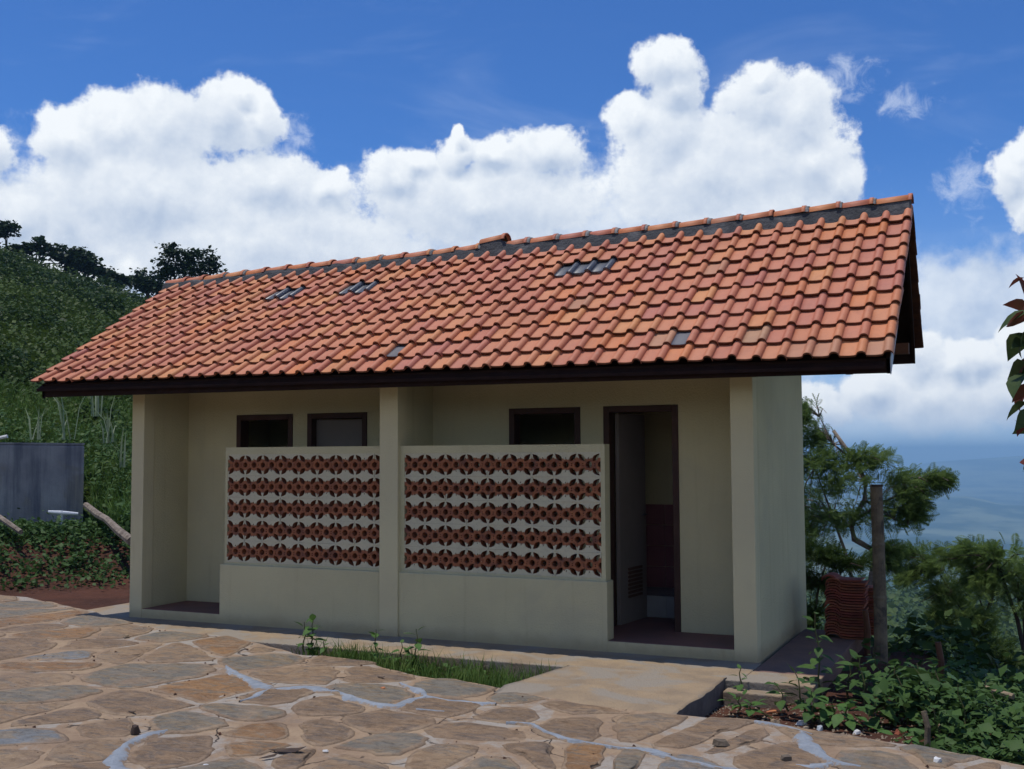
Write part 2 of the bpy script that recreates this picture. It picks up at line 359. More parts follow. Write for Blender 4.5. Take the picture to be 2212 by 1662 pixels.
# breeze block: bare terracotta in the middle band, cream paint and plaster above and below
def breeze_material():
    m = bpy.data.materials.new('breeze_block_terracotta_and_paint'); m.use_nodes = True; N = NT(m.node_tree); N.nt.nodes.clear()
    tcn = N.n('ShaderNodeTexCoord'); oi = N.n('ShaderNodeObjectInfo'); r = oi.outputs['Random']
    sp = N.n('ShaderNodeSeparateXYZ'); N.set(sp.inputs[0], tcn.outputs['Object'])
    cx = N.n('ShaderNodeCombineXYZ', i_0=N.math('MULTIPLY', r, 31.0), i_1=N.math('MULTIPLY', r, 7.0), i_2=r).outputs[0]
    vec = N.vmath('ADD', tcn.outputs['Object'], cx)
    az_ = N.math('ABSOLUTE', sp.outputs[2]); ax = N.math('ABSOLUTE', sp.outputs[0])
    # plaster smeared in from the beds, tongues of it at the mid-line
    edge = N.math('ADD', .050, N.math('MULTIPLY', ax, .06))
    edge = N.math('ADD', edge, N.math('MULTIPLY', N.math('SUBTRACT', N.noise(vec, 45, 5, .7), .5), .05))
    edge = N.math('ADD', edge, N.math('MULTIPLY', N.math('SUBTRACT', N.noise(vec, 9, 2, .5), .5), .05))
    paint = N.ramp(N.math('SUBTRACT', az_, edge), -.003, .004)
    front = N.n('ShaderNodeSeparateXYZ'); N.set(front.inputs[0], tcn.outputs['Object'])
    face = N.ramp(front.outputs[1], -.040, -.034, 1, 0)
    paint = N.math('MULTIPLY', paint, face)
    splash = N.ramp(N.noise(vec, 60, 4, .7), .64, .70)
    paint = N.math('MAXIMUM', paint, N.math('MULTIPLY', N.math('MULTIPLY', splash, .7), face))
    terra = N.mix(N.ramp(N.noise(vec, 25, 5), .3, .7), (.36, .13, .055), (.24, .08, .038))
    terra = N.mix(N.ramp(N.noise(vec, 7, 3), .52, .7, 0, .7), terra, (.13, .055, .04))
    cream = N.mix(N.noise(vec, 30, 5), (.62, .57, .40), (.53, .48, .33))
    cream = N.mix(N.ramp(N.noise(vec, 55, 5, .7), .60, .72, 0, .8), cream, (.28, .22, .18))
    b = N.n('ShaderNodeBsdfPrincipled'); N.set(b.inputs['Base Color'], N.mix(paint, terra, cream)); b.inputs['Roughness'].default_value = .9
    bn = N.n('ShaderNodeBump'); bn.inputs['Strength'].default_value = .6; bn.inputs['Distance'].default_value = .012
    N.set(bn.inputs['Height'], N.math('ADD', paint, N.noise(vec, 60, 5, .7))); N.set(b.inputs['Normal'], bn.outputs[0])
    o = N.n('ShaderNodeOutputMaterial'); N.set(o.inputs[0], b.outputs[0]); return m
M['breeze'] = breeze_material()

def stone_material(name, c1, c2, c3):
    m = bpy.data.materials.new(name); m.use_nodes = True; N = NT(m.node_tree); N.nt.nodes.clear()
    ge = N.n('ShaderNodeNewGeometry'); oi = N.n('ShaderNodeObjectInfo'); r = oi.outputs['Random']
    cx = N.n('ShaderNodeCombineXYZ', i_0=N.math('MULTIPLY', r, 31.0), i_1=N.math('MULTIPLY', r, 57.0), i_2=0.0).outputs[0]
    ve = N.vmath('ADD', ge.outputs['Position'], cx)
    rot = N.n('ShaderNodeMapping'); N.set(rot.inputs[0], ve); N.set(rot.inputs['Rotation'], N.n('ShaderNodeCombineXYZ', i_2=N.math('MULTIPLY', r, 6.0)).outputs[0])
    rot.inputs['Scale'].default_value = (1, 2.6, 1); vs = rot.outputs[0]
    c = N.mix(N.ramp(N.noise(vs, 1.6, 6, .62, .8), .34, .66), c1, c2)
    c = N.mix(N.ramp(N.noise(vs, 3.4, 8, .72, 1.2), .47, .60, 0, .9), c, c3)
    c = N.mix(N.ramp(N.noise(vs, 7, 8, .75, 1.5), .52, .62, 0, .6), c, N.mix(1.0, c, (.48, .46, .46), 'MULTIPLY'))
    c = N.mix(N.ramp(N.noise(vs, 5.2, 8, .75, 1.5), .56, .66, 0, .55), c, (.44, .33, .22))
    sand = N.mix(N.ramp(N.noise(ge.outputs['Position'], 2.2, 6, .65, .6), .35, .65), (.375, .27, .175), (.295, .205, .135))
    c = N.mix(N.ramp(N.noise(ge.outputs['Position'], 2.3, 7, .72, .8), .50, .70, 0, .75), c, sand)   # sand and mortar smeared over the stones
    rim = N.n('ShaderNodeAttribute', attribute_name='rim').outputs['Fac']
    c = N.mix(N.ramp(N.math('ADD', rim, N.math('MULTIPLY', N.math('SUBTRACT', N.noise(ge.outputs['Position'], 9, 7, .72), .5), 1.9)), N.ramp(N.noise(ge.outputs['Position'], 1.3, 4, .6), .36, .64, .22, .66), .82, 0, .94), c, sand)
    c = N.mix(N.ramp(N.noise(ve, 14, 8, .8, .8), .40, .72, 0, .75), c, N.mix(1.0, c, (.52, .48, .46), 'MULTIPLY'))
    c = N.mix(N.ramp(N.noise(ve, 27, 8, .8), .55, .75, 0, .45), c, (.46, .38, .28))
    b = N.n('ShaderNodeBsdfPrincipled'); N.set(b.inputs['Base Color'], c); b.inputs['Roughness'].default_value = .8; b.inputs['Specular IOR Level'].default_value = .3
    bn = N.n('ShaderNodeBump'); bn.inputs['Strength'].default_value = .9; bn.inputs['Distance'].default_value = .045
    h = N.math('ADD', N.noise(vs, 5, 8, .7, .6), N.math('MULTIPLY', N.noise(ve, 30, 6, .7), .3))
    N.set(bn.inputs['Height'], h); N.set(b.inputs['Normal'], bn.outputs[0])
    o = N.n('ShaderNodeOutputMaterial'); N.set(o.inputs[0], b.outputs[0]); return m
STONE = {'brown': stone_material('brown_flagstone', (.24, .165, .105), (.31, .205, .12), (.18, .14, .11)),
         'orange': stone_material('ochre_flagstone', (.34, .19, .085), (.27, .155, .08), (.22, .17, .12)),
         'grey': stone_material('slate_grey_flagstone', (.185, .175, .15), (.24, .21, .165), (.27, .20, .12)),
         'tan': stone_material('tan_flagstone', (.36, .25, .15), (.30, .20, .12), (.22, .18, .14)),
         'blue': stone_material('pale_blue_grey_flagstone', (.24, .26, .28), (.20, .20, .19), (.27, .22, .16))}
def ground_mortar():
    m = bpy.data.materials.new('sandy_paving_mortar'); m.use_nodes = True; N = NT(m.node_tree); N.nt.nodes.clear()
    ge = N.n('ShaderNodeNewGeometry'); p = ge.outputs['Position']
    c = N.mix(N.ramp(N.noise(p, 2.2, 6, .65, .6), .35, .65), (.375, .27, .175), (.295, .205, .135))
    c = N.mix(N.ramp(N.noise(p, 1.1, 8, .7, .8), .50, .60, 0, .85), c, (.36, .33, .29))
    c = N.mix(N.ramp(N.noise(p, 3.1, 8, .75, 1.0), .54, .62, 0, .7), c, (.25, .19, .145))
    c = N.mix(N.ramp(N.noise(p, 6, 6, .7), .6, .75, 0, .6), c, (.47, .30, .16))
    vor = N.n('ShaderNodeTexVoronoi', feature='DISTANCE_TO_EDGE'); vor.inputs['Scale'].default_value = 1.7
    wv = N.n('ShaderNodeTexNoise'); N.set(wv.inputs['Vector'], p); wv.inputs['Scale'].default_value = 3; wv.inputs['Detail'].default_value = 6
    N.set(vor.inputs['Vector'], N.vmath('ADD', p, N.vmath('MULTIPLY', wv.outputs['Color'], (.45, .45, 0))))
    crack = N.math('MULTIPLY', N.ramp(vor.outputs['Distance'], .004, .014, 1, 0), N.ramp(N.noise(p, 1.9, 3), .48, .58))
    c = N.mix(N.math('MULTIPLY', crack, .9), c, (.05, .04, .035))
    c = N.mix(N.ramp(N.noise(p, 16, 8, .8, .8), .42, .75, 0, .6), c, N.mix(1.0, c, (.58, .54, .5), 'MULTIPLY'))
    c = N.mix(N.ramp(N.noise(p, 30, 8, .8), .56, .75, 0, .4), c, (.52, .44, .34))
    b = N.n('ShaderNodeBsdfPrincipled'); N.set(b.inputs['Base Color'], c); b.inputs['Roughness'].default_value = .92; b.inputs['Specular IOR Level'].default_value = .2
    bn = N.n('ShaderNodeBump'); bn.inputs['Strength'].default_value = .8; bn.inputs['Distance'].default_value = .03
    N.set(bn.inputs['Height'], N.math('SUBTRACT', N.math('ADD', N.noise(p, 7, 8, .7), N.math('MULTIPLY', N.noise(p, 45, 5, .7), .3)), crack)); N.set(b.inputs['Normal'], bn.outputs[0])
    o = N.n('ShaderNodeOutputMaterial'); N.set(o.inputs[0], b.outputs[0]); return m
M['paving'] = ground_mortar()
def grout_material():
    m = bpy.data.materials.new('pale_blue_grey_grout'); m.use_nodes = True; N = NT(m.node_tree); N.nt.nodes.clear()
    p = N.n('ShaderNodeNewGeometry').outputs['Position']; rim = N.n('ShaderNodeAttribute', attribute_name='rim').outputs['Fac']
    sand = N.mix(N.ramp(N.noise(p, 2.2, 6, .65, .6), .35, .65), (.375, .27, .175), (.295, .205, .135))
    c = N.mix(N.ramp(N.noise(p, 9, 6, .7), .3, .7), (.37, .41, .46), (.26, .29, .33))
    c = N.mix(N.ramp(N.noise(p, 22, 7, .75), .5, .75, 0, .7), c, (.50, .50, .49))
    f = N.ramp(N.math('ADD', rim, N.math('MULTIPLY', N.math('SUBTRACT', N.noise(p, 11, 8, .75), .5), 2.6)), .42, .75)
    c = N.mix(N.math('MULTIPLY', f, .95), c, sand)
    b = N.n('ShaderNodeBsdfPrincipled'); N.set(b.inputs['Base Color'], c); b.inputs['Roughness'].default_value = .92; b.inputs['Specular IOR Level'].default_value = .2
    bn = N.n('ShaderNodeBump'); bn.inputs['Strength'].default_value = .9; bn.inputs['Distance'].default_value = .03
    N.set(bn.inputs['Height'], N.noise(p, 25, 8, .75)); N.set(b.inputs['Normal'], bn.outputs[0])
    o = N.n('ShaderNodeOutputMaterial'); N.set(o.inputs[0], b.outputs[0]); return m
M['grout'] = grout_material(); M['pale_chip'] = material('pale_blue_grey_chip', (.38, .42, .46), (.30, .33, .36), 12, .9, .5, 40)

def terrain_material():
    m = bpy.data.materials.new('soil_and_vegetated_slopes'); m.use_nodes = True; N = NT(m.node_tree); N.nt.nodes.clear()
    ge = N.n('ShaderNodeNewGeometry'); p = ge.outputs['Position']
    dist = N.vmath('LENGTH', N.vmath('SUBTRACT', p, (1.87, -8.58, 0)))
    soil = N.mix(N.ramp(N.noise(p, 1.3, 6, .65), .35, .65), (.115, .05, .033), (.07, .034, .024))
    soil = N.mix(N.ramp(N.noise(p, 9, 6, .7), .5, .75, 0, .5), soil, (.16, .08, .055))
    gr = N.mix(N.ramp(N.noise(p, 2.0, 6, .7), .35, .65), (.035, .06, .018), (.06, .09, .025))
    near = N.mix(N.ramp(N.math('ADD', dist, N.math('MULTIPLY', N.noise(p, .9, 4), 2.0)), 18.0, 19.2), soil, gr)
    forest = N.mix(N.ramp(N.noise(p, .028, 7, .68), .40, .60), (.028, .055, .022), (.085, .14, .045))
    forest = N.mix(N.ramp(N.noise(p, .006, 5, .6), .5, .6, 0, .8), forest, (.12, .17, .07))
    farp = N.mix(N.ramp(N.noise(p, .0016, 8, .68), .44, .58), (.03, .06, .03), (.17, .20, .11))
    specks = N.ramp(N.noise(p, .011, 6, .8), .66, .71)
    farp = N.mix(N.math('MULTIPLY', specks, N.ramp(N.noise(p, .0011, 3), .5, .58)), farp, (.75, .62, .52))
    c = N.mix(N.ramp(dist, 60, 200), near, forest); c = N.mix(N.ramp(dist, 900, 1900), c, farp)
    b = N.n('ShaderNodeBsdfPrincipled'); N.set(b.inputs['Base Color'], c); b.inputs['Roughness'].default_value = .95; b.inputs['Specular IOR Level'].default_value = .1
    bn = N.n('ShaderNodeBump'); bn.inputs['Strength'].default_value = .9; bn.inputs['Distance'].default_value = .08
    N.set(bn.inputs['Height'], N.noise(p, 8, 8, .7)); N.set(b.inputs['Normal'], bn.outputs[0])
    o = N.n('ShaderNodeOutputMaterial'); N.set(o.inputs[0], b.outputs[0]); return m
M['terrain'] = terrain_material()
M['leaf_acacia'] = leafmat('feathery_leaf', (.105, .175, .045), (.19, .27, .08), transl=.4)
M['leaf_hill'] = leafmat('hill_leaf', (.026, .054, .012), (.085, .13, .028), scale=.11)
M['leaf_bush'] = leafmat('bush_leaf', (.03, .062, .018), (.06, .105, .03))
M['leaf_dark2'] = leafmat('dark_hill_bush', (.014, .034, .010), (.034, .066, .018))
M['leaf_dark'] = leafmat('dark_tree_leaf', (.016, .034, .014), (.034, .06, .022))
M['leaf_weed'] = leafmat('weed_leaf', (.055, .12, .03), (.10, .19, .05))
M['leaf_weed2'] = leafmat('dull_weed_leaf', (.040, .085, .026), (.08, .145, .04))
M['grass'] = leafmat('grass_blade', (.05, .105, .02), (.13, .19, .045))
M['grass_long'] = leafmat('long_grass', (.05, .11, .02), (.13, .21, .05))
M['reed'] = leafmat('pale_reed', (.20, .26, .14), (.34, .38, .26))
M['leaf_branch'] = leafmat('green_branch_leaf', (.03, .06, .02), (.07, .10, .035))
M['leaf_red'] = leafmat('red_branch_leaf', (.16, .03, .03), (.12, .06, .03))

# ------------------------------------------------------------------ ground sheet
RID_AZ = [-3.15, -2.2, -1.2, -.8661, -.8438, -.8116, -.7828, -.7522, -.7315, -.6865, -.60, -.50, -.42, 3.15]
RID_EL = [.10, .12, .20, .1726, .1635, .1532, .1481, .1381, .1321, .1154, .08, .03, .0, .10]
FAR_AZ = [-3.2, -.9, -.3, -.1714, -.105, -.0659, .0034, .3, 1.2, 3.2]
FAR_EL = [-.01, -.01, -.03, -.026, -.0159, -.0074, -.0022, -.004, -.01, -.01]
def height(x, y):
    x = np.asarray(x, float); y = np.asarray(y, float)
    dx, dy = x - CAM[0], y - CAM[1]; r = np.hypot(dx, dy); az = np.arctan2(dx, dy)
    sm = lambda t: np.clip(t, 0, 1) ** 2 * (3 - 2 * np.clip(t, 0, 1))
    w = sm((-.42 - az) / .2); w = np.maximum(w, sm((az - 1.5) / .7))
    E = np.interp(az, RID_AZ, RID_EL)
    far_h = np.where(E > .05, -1.5, 0) + 1.6 + np.tan(E) * 130
    t = np.clip((r - 19) / 111, 0, 1)
    hill = np.where(r < 15.3, -.10 + 0 * r, np.where(r < 19, -.10 + .58 * sm((r - 15.3) / 2.2), .48 + (far_h - .48) * (t ** .92)))
    hill = hill + np.clip((r - 24) / 60, 0, 1) * fbm(x / 14, y / 14, 4, 3) * .8
    hill = np.where(r > 130, far_h * np.clip(1 - (r - 130) / 260, 0, 1) + np.clip((130 - r) / 260, -1, 0) * 60, hill)
    hill = np.maximum(hill, -300)
    lr = np.log(np.maximum(r, .1))
    R = np.log([.1, 10.6, 12.2, 16, 25, 60, 150, 400, 640, 900, 2000, 3500, 7500, 9000, 11000, 13500])
    Z = [-.12, -.12, -.75, -2.8, -6.5, -15, -27, -52, -76, -165, -262, -292, -292, -230, 0, -200]
    val = np.interp(lr, R, Z)
    fe = 1.6 + np.tan(np.interp(az, FAR_AZ, FAR_EL)) * 11000
    mt = np.clip(1 - np.abs(r - 11000) / 3600, 0, 1)
    val = val + sm(mt) * (fe - np.interp(np.log(11000), R, Z))
    for rc, hh2, wd2, sd2 in ((1500, 62, 260, 201), (2350, 62, 340, 211), (3500, 80, 520, 221), (5200, 95, 800, 231)):
        rc2 = rc * (1 + .16 * vnoise(az * 5 + 3, r * 0 + sd2, 5))
        prof = .55 + .75 * fbm(az * 9 + sd2, r / 2600 + sd2, 4, 6) + .10 * fbm(az * 70, r / 400, 3, 8)
        val = val + hh2 * np.clip(prof, 0, 2) * np.exp(-((r - rc2) / wd2) ** 2)
    amp = np.interp(lr, np.log([.1, 20, 150, 600, 2000, 7000, 10500, 11500]), [0, .3, 3, 9, 14, 20, 6, 6])
    val = val + amp * fbm(x / (r * .22 + 4), y / (r * .22 + 4), 4, 9)
    h = w * hill + (1 - w) * val
    rt = sm((x - .95) / 1.3) * sm((az + .25) / .15) * (r < 16) * sm((1.6 - az) / .4)
    h = h - rt * np.interp(r, [7.6, 8.6, 10, 11.5, 13, 16], [0, .12, .55, .9, .9, 0])
    h = h + .03 * fbm(x * 1.1, y * 1.1, 4, 21) * np.clip(r / 6, 0, 1)
    return h
na = 900
az = np.linspace(-math.pi, math.pi, na, endpoint=False)
rr = np.concatenate([[0.5], np.exp(np.linspace(math.log(1.2), math.log(20), 90)), np.exp(np.linspace(math.log(20.5), math.log(13400), 210))])
A_, R_ = np.meshgrid(az, rr); X = CAM[0] + np.sin(A_) * R_; Y = CAM[1] + np.cos(A_) * R_; Z = height(X, Y)
V = np.stack([X, Y, Z], -1).reshape(-1, 3)
i = np.arange(len(rr) - 1)[:, None] * na; j = np.arange(na)[None, :]
F = np.stack([i + j, i + na + j, i + na + (j + 1) % na, i + (j + 1) % na], -1).reshape(-1, 4)[:, ::-1]
cidx = len(V); V = np.vstack([V, [[CAM[0], CAM[1], height(CAM[0], CAM[1])]]])
ground = link('ground', mesh_np('ground', V, F, M['terrain'], True)); tag(ground, kind='structure')

# ------------------------------------------------------------------ stone paving
EDGE = [(-420, 1262), (-200, 1268), (0, 1284), (60, 1290), (110, 1297), (160, 1311), (210, 1322), (262, 1335), (320, 1349), (400, 1360), (480, 1371),
        (560, 1388), (640, 1407), (700, 1411), (760, 1418), (820, 1431), (870, 1445), (900, 1455), (960, 1462), (1020, 1467), (1085, 1478),
        (1110, 1486), (1250, 1514), (1400, 1530), (1465, 1538), (1540, 1545), (1640, 1551), (1720, 1565), (1800, 1579), (1900, 1594), (2000, 1606), (2100, 1622), (2212, 1645), (2500, 1700)]
PZ = .035
edge = [gz(x, y, PZ) for x, y in EDGE]
edge = [Vector((-16, 2.0, 0))] + edge + [Vector((4.5, -2.9, 0)), Vector((9, -4.2, 0))]
def resample(pts, step):
    out = [pts[0]]; acc = 0
    for a, b in zip(pts[:-1], pts[1:]):
        L = (b - a).length; n = max(1, int(L / step))
        for k in range(1, n + 1): out.append(a.lerp(b, k / n))
    return out
edge_r = resample(edge, .05)
E2 = np.array([(p.x, p.y) for p in edge_r])
E2[:, 1] += .025 * fbm(E2[:, 0] * 4, E2[:, 0] * 0 + 3, 3, 31)
order = np.argsort(E2[:, 0]); EX, EY = E2[order, 0], E2[order, 1]
def edge_y(x): return np.interp(x, EX, EY)
def pav_z(x, y):
    return PZ - .018 + .022 * fbm(np.asarray(x) * 1.3, np.asarray(y) * 1.3, 3, 41) + .006 * fbm(np.asarray(x) * 5, np.asarray(y) * 5, 3, 44)
xs = np.concatenate([np.arange(-16, -10, .2), np.arange(-10, 3.2, .045), np.arange(3.2, 9, .2)])
tt = np.concatenate([[0, 0], np.linspace(0, 1, 130) ** 1.6])
EYx = edge_y(xs); GX = np.repeat(xs[None, :], len(tt), 0); GY = EYx[None, :] * (1 - tt[:, None]) + (-13.0) * tt[:, None]
GZ = pav_z(GX, GY); GZ[0, :] = -.25
n, k = GX.shape; V = np.stack([GX, GY, GZ], -1).reshape(-1, 3)
i = np.arange(n - 1)[:, None] * k; j = np.arange(k - 1)[None, :]
F = np.stack([i + j, i + k + j, i + k + j + 1, i + j + 1], -1).reshape(-1, 4)
paving = link('stone_paving', mesh_np('stone_paving', V, F, M['paving'], True)); tag(paving, kind='structure')

def Rz(zx, zy, x0): return (zx / 3.776 + x0 / 1.2803, zy / 3.776 + 1249.7)
SEEDS = []
for x0, L in ((0, [(240, 210, 'grey'), (30, 280, 'grey'), (380, 375, 'brown'), (270, 330, 'orange'), (640, 345, 'grey'), (520, 440, 'orange'), (180, 540, 'brown'), (760, 520, 'brown'),
                   (420, 690, 'orange'), (650, 610, 'blue'), (1280, 440, 'grey'), (1450, 600, 'tan'), (1180, 760, 'grey'), (60, 830, 'tan'), (200, 950, 'grey'), (1750, 890, 'orange'),
                   (1100, 1020, 'brown'), (100, 1080, 'tan'), (480, 1120, 'brown'), (830, 1210, 'brown'), (1500, 1150, 'grey'), (1980, 1060, 'grey'), (320, 1270, 'blue'), (620, 1400, 'tan'),
                   (1500, 1370, 'brown'), (2050, 1340, 'orange'), (1850, 560, 'orange'), (500, 1560, 'brown'), (1950, 1540, 'grey'), (130, 1430, 'tan'), (950, 600, 'tan'), (1050, 430, 'tan')]),
              (700, [(100, 560, 'tan'), (230, 640, 'grey'), (680, 640, 'brown'), (480, 760, 'tan'), (950, 760, 'brown'), (950, 940, 'grey'), (180, 970, 'brown'), (600, 1010, 'brown'), (1560, 1020, 'brown'),
                     (1700, 880, 'grey'), (500, 1230, 'brown'), (1100, 1150, 'brown'), (1750, 1230, 'brown'), (1120, 1340, 'grey'), (300, 1470, 'brown'), (1500, 1400, 'tan'),
                     (2050, 1100, 'brown'), (2130, 930, 'grey'), (150, 1250, 'orange'), (2080, 1500, 'grey'), (700, 1480, 'tan')]),
              (1400, [(650, 1020, 'brown'), (650, 1190, 'brown'), (1600, 1290, 'brown'), (1000, 1490, 'grey'), (270, 1470, 'brown'), (600, 1470, 'orange'), (1350, 1520, 'blue'), (1050, 1200, 'tan')]),
              (2082, [(-200, 1330, 'brown'), (150, 1420, 'brown'), (980, 1430, 'grey'), (800, 1290, 'tan'), (1600, 1420, 'grey'), (1950, 1500, 'tan'), (2300, 1550, 'grey')])):
    for zx, zy, c in L:
        px, py = Rz(zx, zy, x0); p = gz(px, py, PZ); SEEDS.append((p.x, p.y, c))
rs = random.Random(5)
for _ in range(9000):
    x = rs.uniform(-13.5, 5); y = rs.uniform(-11, 2)
    if y > edge_y(x) - .2: continue
    dmin = min((x - a) ** 2 + (y - b) ** 2 for a, b, _c in SEEDS)
    if dmin > .86 ** 2: SEEDS.append((x, y, rs.choice(['brown', 'brown', 'orange', 'grey', 'tan', 'tan', 'brown', 'grey'])))
ghost = []
for (x, y, c) in SEEDS:
    if edge_y(x) - y < 1.0:
        k = int(np.argmin((EX - x) ** 2 + (EY - y) ** 2)); k0, k1 = max(k - 3, 0), min(k + 3, len(EX) - 1)
        t = np.array([EX[k1] - EX[k0], EY[k1] - EY[k0]]); t /= np.linalg.norm(t) + 1e-9; nrm = np.array([-t[1], t[0]])
        d = (np.array([x - EX[k], y - EY[k]]) @ nrm); g = np.array([x, y]) - 2 * d * nrm; ghost.append((g[0], g[1]))
ALL = np.array([(a, b) for a, b, _c in SEEDS] + ghost)
def clip(poly, mx, my, nx, ny):
    out = []
    for q in range(len(poly)):
        a, b = poly[q], poly[(q + 1) % len(poly)]
        da = (a[0] - mx) * nx + (a[1] - my) * ny; db = (b[0] - mx) * nx + (b[1] - my) * ny
        if da <= 0: out.append(a)
        if (da < 0 < db) or (db < 0 < da):
            t = da / (da - db); out.append((a[0] + (b[0] - a[0]) * t, a[1] + (b[1] - a[1]) * t))
    return out
def build_stone(sx, sy, colour):
    d2 = (ALL[:, 0] - sx) ** 2 + (ALL[:, 1] - sy) ** 2; near = np.argsort(d2)[1:16]
    poly = [(sx - .95, sy - .95), (sx + .95, sy - .95), (sx + .95, sy + .95), (sx - .95, sy + .95)]
    gap = rs.choice([.008, .014, .02, .03, .05])
    for q in near:
        if d2[q] > 3.8 or d2[q] < 1e-6: continue
        D = math.sqrt(d2[q]); nx, ny = (ALL[q, 0] - sx) / D, (ALL[q, 1] - sy) / D
        poly = clip(poly, sx + nx * (D / 2 - gap), sy + ny * (D / 2 - gap), nx, ny)
        if len(poly) < 3: return
    pts = [np.array(p) for p in poly]
    for _ in range(1 if rs.random() < .6 else 2):                       # round the corners
        new = []
        for q in range(len(pts)):
            a, b = pts[q], pts[(q + 1) % len(pts)]; new += [a * .78 + b * .22, a * .22 + b * .78]
        pts = new
    P = []
    for q in range(len(pts)):                # even out and roughen the rim
        a, b = pts[q], pts[(q + 1) % len(pts)]; m_ = max(1, int(np.linalg.norm(b - a) / .05))
        for s in range(m_): P.append(a + (b - a) * s / m_)
    P = np.array(P); c = P.mean(0); n_ = len(P)
    if n_ < 6: return
    off = .055 * fbm(P[:, 0] * 4.5 + sx * 3, P[:, 1] * 4.5, 3, 51) + .018 * fbm(P[:, 0] * 19, P[:, 1] * 19, 2, 55)
    dirs = (c - P); dl = np.linalg.norm(dirs, axis=1, keepdims=True) + 1e-6; P = P + dirs / dl * (off[:, None] + .008)
    tilt = np.array([rs.uniform(-.012, .012), rs.uniform(-.012, .012)])
    proud = rs.uniform(.003, .012)
    vs = []; fs = []
    for ring, (shr, dz) in enumerate(((0, -.03), (0, proud * .35), (.022, proud), (.80, proud + .002), (.58, proud + .004), (.30, proud + .003))):
        Q = P + dirs / dl * shr if shr < .05 else c + (P - c) * shr
        zz = pav_z(Q[:, 0], Q[:, 1]) + dz + ((Q - c) @ tilt) * .6 + (.009 * fbm(Q[:, 0] * 8, Q[:, 1] * 8, 3, 58) if ring > 2 else 0)
        vs += [(Q[a, 0] - c[0], Q[a, 1] - c[1], zz[a]) for a in range(n_)]
    vs.append((0, 0, float(pav_z(c[0], c[1])) + proud + .003))
    for ring in range(5):
        for a in range(n_):
            b2 = (a + 1) % n_; fs.append((ring * n_ + a, ring * n_ + b2, (ring + 1) * n_ + b2, (ring + 1) * n_ + a))
    for a in range(n_): fs.append((5 * n_ + a, 5 * n_ + (a + 1) % n_, len(vs) - 1))
    me = mesh_np('stone', vs, fs, STONE[colour], True)
    at = me.attributes.new('rim', 'FLOAT', 'POINT'); at.data.foreach_set('value', np.concatenate([np.ones(n_) * 1.0, np.ones(n_), np.ones(n_) * .72, np.ones(n_) * .3, np.ones(n_) * .06, np.zeros(n_), [0]]).astype(np.float32))
    o = link('stone', me, paving); o.location = (c[0], c[1], 0)
for s in SEEDS: build_stone(*s)

# pale grout run into the joints
def ribbon(path, w, name, parent, mat, lift=.010, seed=1):
    pts = resample([Vector((p.x, p.y, 0)) for p in path], .035); n_ = len(pts); vs = []; fs = []
    for k, p in enumerate(pts):
        d = (pts[min(k + 1, n_ - 1)] - pts[max(k - 1, 0)]).normalized(); nn = Vector((-d.y, d.x, 0))
        s = min(1, k / 4, (n_ - 1 - k) / 4)
        for q, fr in enumerate((-1, -.5, 0, .5, 1)):
            ww = w * max(.12, .85 + 1.5 * float(fbm(k * .13 + 9 * (fr > 0), seed * 5.1, 4, 61))) * (.25 + .75 * s)
            wob = .03 * float(fbm(k * .12, seed * 3.3, 2, 66))
            pp = p + nn * (fr * ww + wob)
            z = float(pav_z(pp.x, pp.y)) + (lift + .004 * float(fbm(pp.x * 14, pp.y * 14, 2, 67)) if abs(fr) < 1 else -.02)
            vs.append((pp.x, pp.y, z + (.004 if fr == 0 else 0)))
    for k in range(n_ - 1):
        for q in range(4): a = k * 5 + q; fs.append((a, a + 1, a + 6, a + 5))
    me = mesh_np(name, vs, fs, mat, True)
    at = me.attributes.new('rim', 'FLOAT', 'POINT'); at.data.foreach_set('value', np.tile([1, .55, 0, .55, 1], n_).astype(np.float32))
    return link(name, me, parent)
G = [(0, [(1840, 710), (1950, 790), (2080, 840), (2212, 900), (2300, 905)], .045), (0, [(1950, 985), (2080, 960), (2212, 905)], .035),
     (0, [(1370, 1235), (1180, 1290), (1010, 1350), (940, 1420), (930, 1470), (990, 1530), (1130, 1570)], .05),
     (700, [(100, 890), (160, 905), (400, 905), (700, 925)], .06), (700, [(700, 930), (850, 985), (1000, 1020), (1180, 1030), (1300, 975), (1400, 945)], .045),
     (700, [(1210, 840), (1330, 885), (1400, 945), (1600, 975), (1980, 1010)], .035), (700, [(1330, 1055), (1560, 1075)], .03),
     (1400, [(0, 1165), (200, 1175), (320, 1250), (500, 1310), (780, 1360), (1000, 1390), (1230, 1415), (1400, 1470), (1700, 1510), (2212, 1560)], .022),
     (1400, [(950, 1385), (1200, 1400), (1350, 1440)], .035), (1400, [(30, 1165), (230, 1185)], .03),
     (2082, [(30, 1160), (200, 1200), (350, 1235), (470, 1275)], .03), (2082, [(400, 1250), (450, 1330), (530, 1400), (620, 1450), (730, 1490), (880, 1512)], .06),
     (2082, [(350, 1500), (480, 1520), (640, 1480)], .05)]
for gi, (x0, L, w) in enumerate(G):
    ribbon([gz(*Rz(a, b, x0), PZ) for a, b in L], w * 1.7, 'grout_strip', paving, M['grout'], .013, gi)

